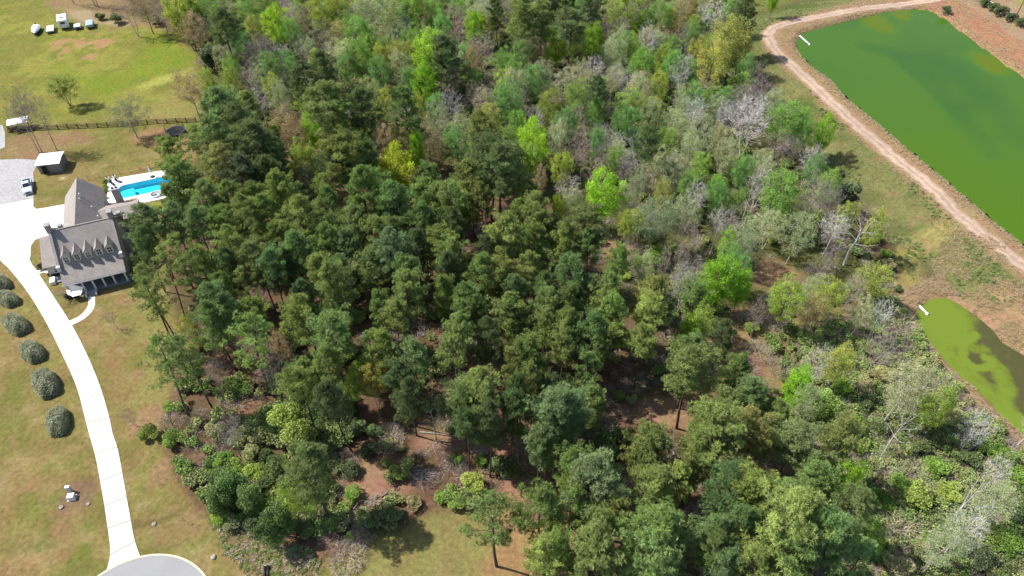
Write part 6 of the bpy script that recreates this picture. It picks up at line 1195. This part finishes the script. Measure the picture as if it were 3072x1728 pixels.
scatter('understorey', P1, RNG.uniform(0, 6.28, len(P1)), RNG.uniform(.5, 1.55, len(P1)), [mound_m(s, M_UG) for s in (201, 202, 203)], 'mixed green understorey growing between the trees', 'undergrowth')
P2 = pts_in(16000, lambda x, y: inw(x, y) & not_gap(x, y, .5) & (fbm(x+90, y, 8, 3) > .48))
scatter('dry_brush', P2, RNG.uniform(0, 6.28, len(P2)), RNG.uniform(.5, 1.5, len(P2)), [twig_m(s, M_UT) for s in (211, 212)], 'leafless brown brush covering the floor of the woods', 'brush')
P3 = pts_in(16000, lambda x, y: thick(x, y) & inw(x, y), (20, 175, 28, 120))
scatter('thicket_growth', P3, RNG.uniform(0, 6.28, len(P3)), RNG.uniform(.5, 1.35, len(P3)), [mound_m(221, M_UG), mound_m(222, M_UG), twig_m(223, M_UT), twig_m(224, M_UT)], 'tangled low growth filling the thicket', 'undergrowth')
onroad = lambda x, y, r=2.3: dline(x, y, ROAD) < r+.8*(vnoise(x, y, 1.5)-.5)
farf = lambda x, y: ((x-_a[0])*_n[0]+(y-_a[1])*_n[1]) > 2
def bank(x, y):
    d = sdf(x, y, POND); return (d > .1) & (d < 9.5+3*(vnoise(x, y, 4)-.5)) & ~onroad(x, y) & ~((d > 3.2) & (d < 9) & farf(x, y) & (fbm(x, y, 6, 2) < .62))
P4 = pts_in(120000, lambda x, y: bank(x, y) & (RNG.random(len(x)) < np.where(sdf(x, y, POND) < 2.2, 1, .55)), (40, 200, 70, 262))
P4b = pts_in(60000, lambda x, y: (sdf(x, y, LOWP) > .3) & (sdf(x, y, LOWP) < 4.5) & (fbm(x, y, 5, 2) > .42), (60, 160, 40, 130))
P4c = pts_in(50000, lambda x, y: farf(x, y) & (sdf(x, y, POND) > 9) & (sdf(x, y, POND) < 30) & (fbm(x, y, 7, 2) > .4), (80, 230, 120, 275))
P4d = pts_in(60000, lambda x, y: (sdf(x, y, unl(frl('J', [(1500, 1100), (1900, 600), (2100, 650), (2600, 1000), (2700, 1500), (2250, 1430), (1950, 1180), (1800, 1130)]))) < 0) & (fbm(x, y, 5, 2) > .45), (60, 160, 60, 140))
P4 = np.concatenate([P4, P4b, P4c, P4d])
scatter('dry_bank_grass', P4, RNG.uniform(0, 6.28, len(P4)), RNG.uniform(.6, 1.35, len(P4)), [tuft(s, 26, .55, .05, M_STRAW) for s in (231, 232)], 'tall dry straw-coloured grass along the pond banks', 'grass')
def slope(x, y):
    d = sdf(x, y, POND); return (d > 8.2) & (d < 27) & ~farf(x, y) & ~onroad(x, y, 2.6) & (sdf(x, y, LOWP) > 1.5) & (fbm(x, y, 6, 3) > .38)
P5 = pts_in(150000, slope, (40, 175, 60, 262))
scatter('dam_slope_weeds', P5, RNG.uniform(0, 6.28, len(P5)), RNG.uniform(.5, 1.2, len(P5)), [tuft(s, 20, .30, .07, M_WEED, 1.3) for s in (241, 242, 243)], 'low green and brown weeds on the dam slope', 'weeds')
P8 = pts_in(60000, lambda x, y: slope(x, y) & (fbm(x+31, y-17, 7, 3) > .56), (40, 175, 60, 262))
scatter('dam_slope_shrubs', P8, RNG.uniform(0, 6.28, len(P8)), RNG.uniform(.2, .5, len(P8)), [mound_m(246, M_WEED, 1.0, 1.3, 260, .22), mound_m(247, M_UG, 1.0, 1.3, 260, .22)], 'patches of low green shrubs on the dam slope', 'undergrowth')
P6 = pts_in(26000, lambda x, y: (sdf(x, y, unl(frl('H', [(0, 1000), (250, 960), (500, 1150), (860, 1300), (820, 1480), (300, 1520), (130, 1300)]))) < 1.2*(vnoise(x, y, 2)-.3)), (-60, 0, 35, 70))
scatter('rubble_bank_growth', P6, RNG.uniform(0, 6.28, len(P6)), RNG.uniform(.2, .62, len(P6)), [mound_m(251, M_CLOD, .6, .9, 90, .22), tuft(252, 20, .5, .07, M_CLOD, 1.2), tuft(253, 24, .55, .07, M_WEED, 1.2), mound_m(254, M_UG, .7, .9, 110, .2), tuft(255, 20, .5, .06, M_STRAW, 1.3)], 'rough dry clods and dead growth on the rubble bank', 'rubble')
# coarse dead tufts and weeds at the ragged edge of the lawns
P7 = pts_in(60000, lambda x, y: (np.abs(sdf(x, y, unl(LAWN))) < 2.2) & (fbm(x, y, 4, 2) > .5) & (y > 30) & ~onroad(x, y), (-125, 20, 30, 250))
scatter('woodland_edge_weeds', P7, RNG.uniform(0, 6.28, len(P7)), RNG.uniform(.5, 1.3, len(P7)), [tuft(261, 22, .4, .06, M_WEED, 1.0), tuft(262, 22, .45, .05, M_STRAW, 1.0)], 'ragged weeds where the lawn meets the woods', 'weeds')

# ------------------------------------------------------------------ labels of the plants: look, size and the landmark they stand by
from collections import Counter
def zone(o): px, py = to_px(o.location[0], o.location[1], o.location[2]); return min(ZONES, key=lambda z_: (z_[0][0]-px)**2+((z_[0][1]-py)*1.25)**2)[1]
labs = []
for e, kd, words, cg, lab, s in TREES:
    if lab is None:
        size = ('small ' if s < .72 else 'large ' if s > 1.08 else '')
        w = words.replace('tall ', '') if size == 'small ' else words
        lab = size+w+' '+zone(e)
    labs.append(lab)
cnt = Counter(labs); XY = np.array([(t[0].location[0], t[0].location[1]) for t in TREES]); kk = [t[2].replace('tall ', '') for t in TREES]
for i, lab in enumerate(list(labs)):
    if cnt[lab] > 1 and TREES[i][4] is None:
        d = np.hypot(XY[:, 0]-XY[i, 0], XY[:, 1]-XY[i, 1])
        for j in np.argsort(d)[1:16]:
            if kk[j] != kk[i] and d[j] < 10:
                w = lab+', next to '+('an ' if kk[j][0] in 'aeiou' else 'a ')+kk[j]
                if len(w.split()) <= 16: labs[i] = w; break
cnt = Counter(labs)
for (e, kd, words, cg, lab0, s), lab in zip(TREES, labs):
    e['label'] = lab; e['category'] = cg
    if cnt[lab] > 1: e['group'] = lab
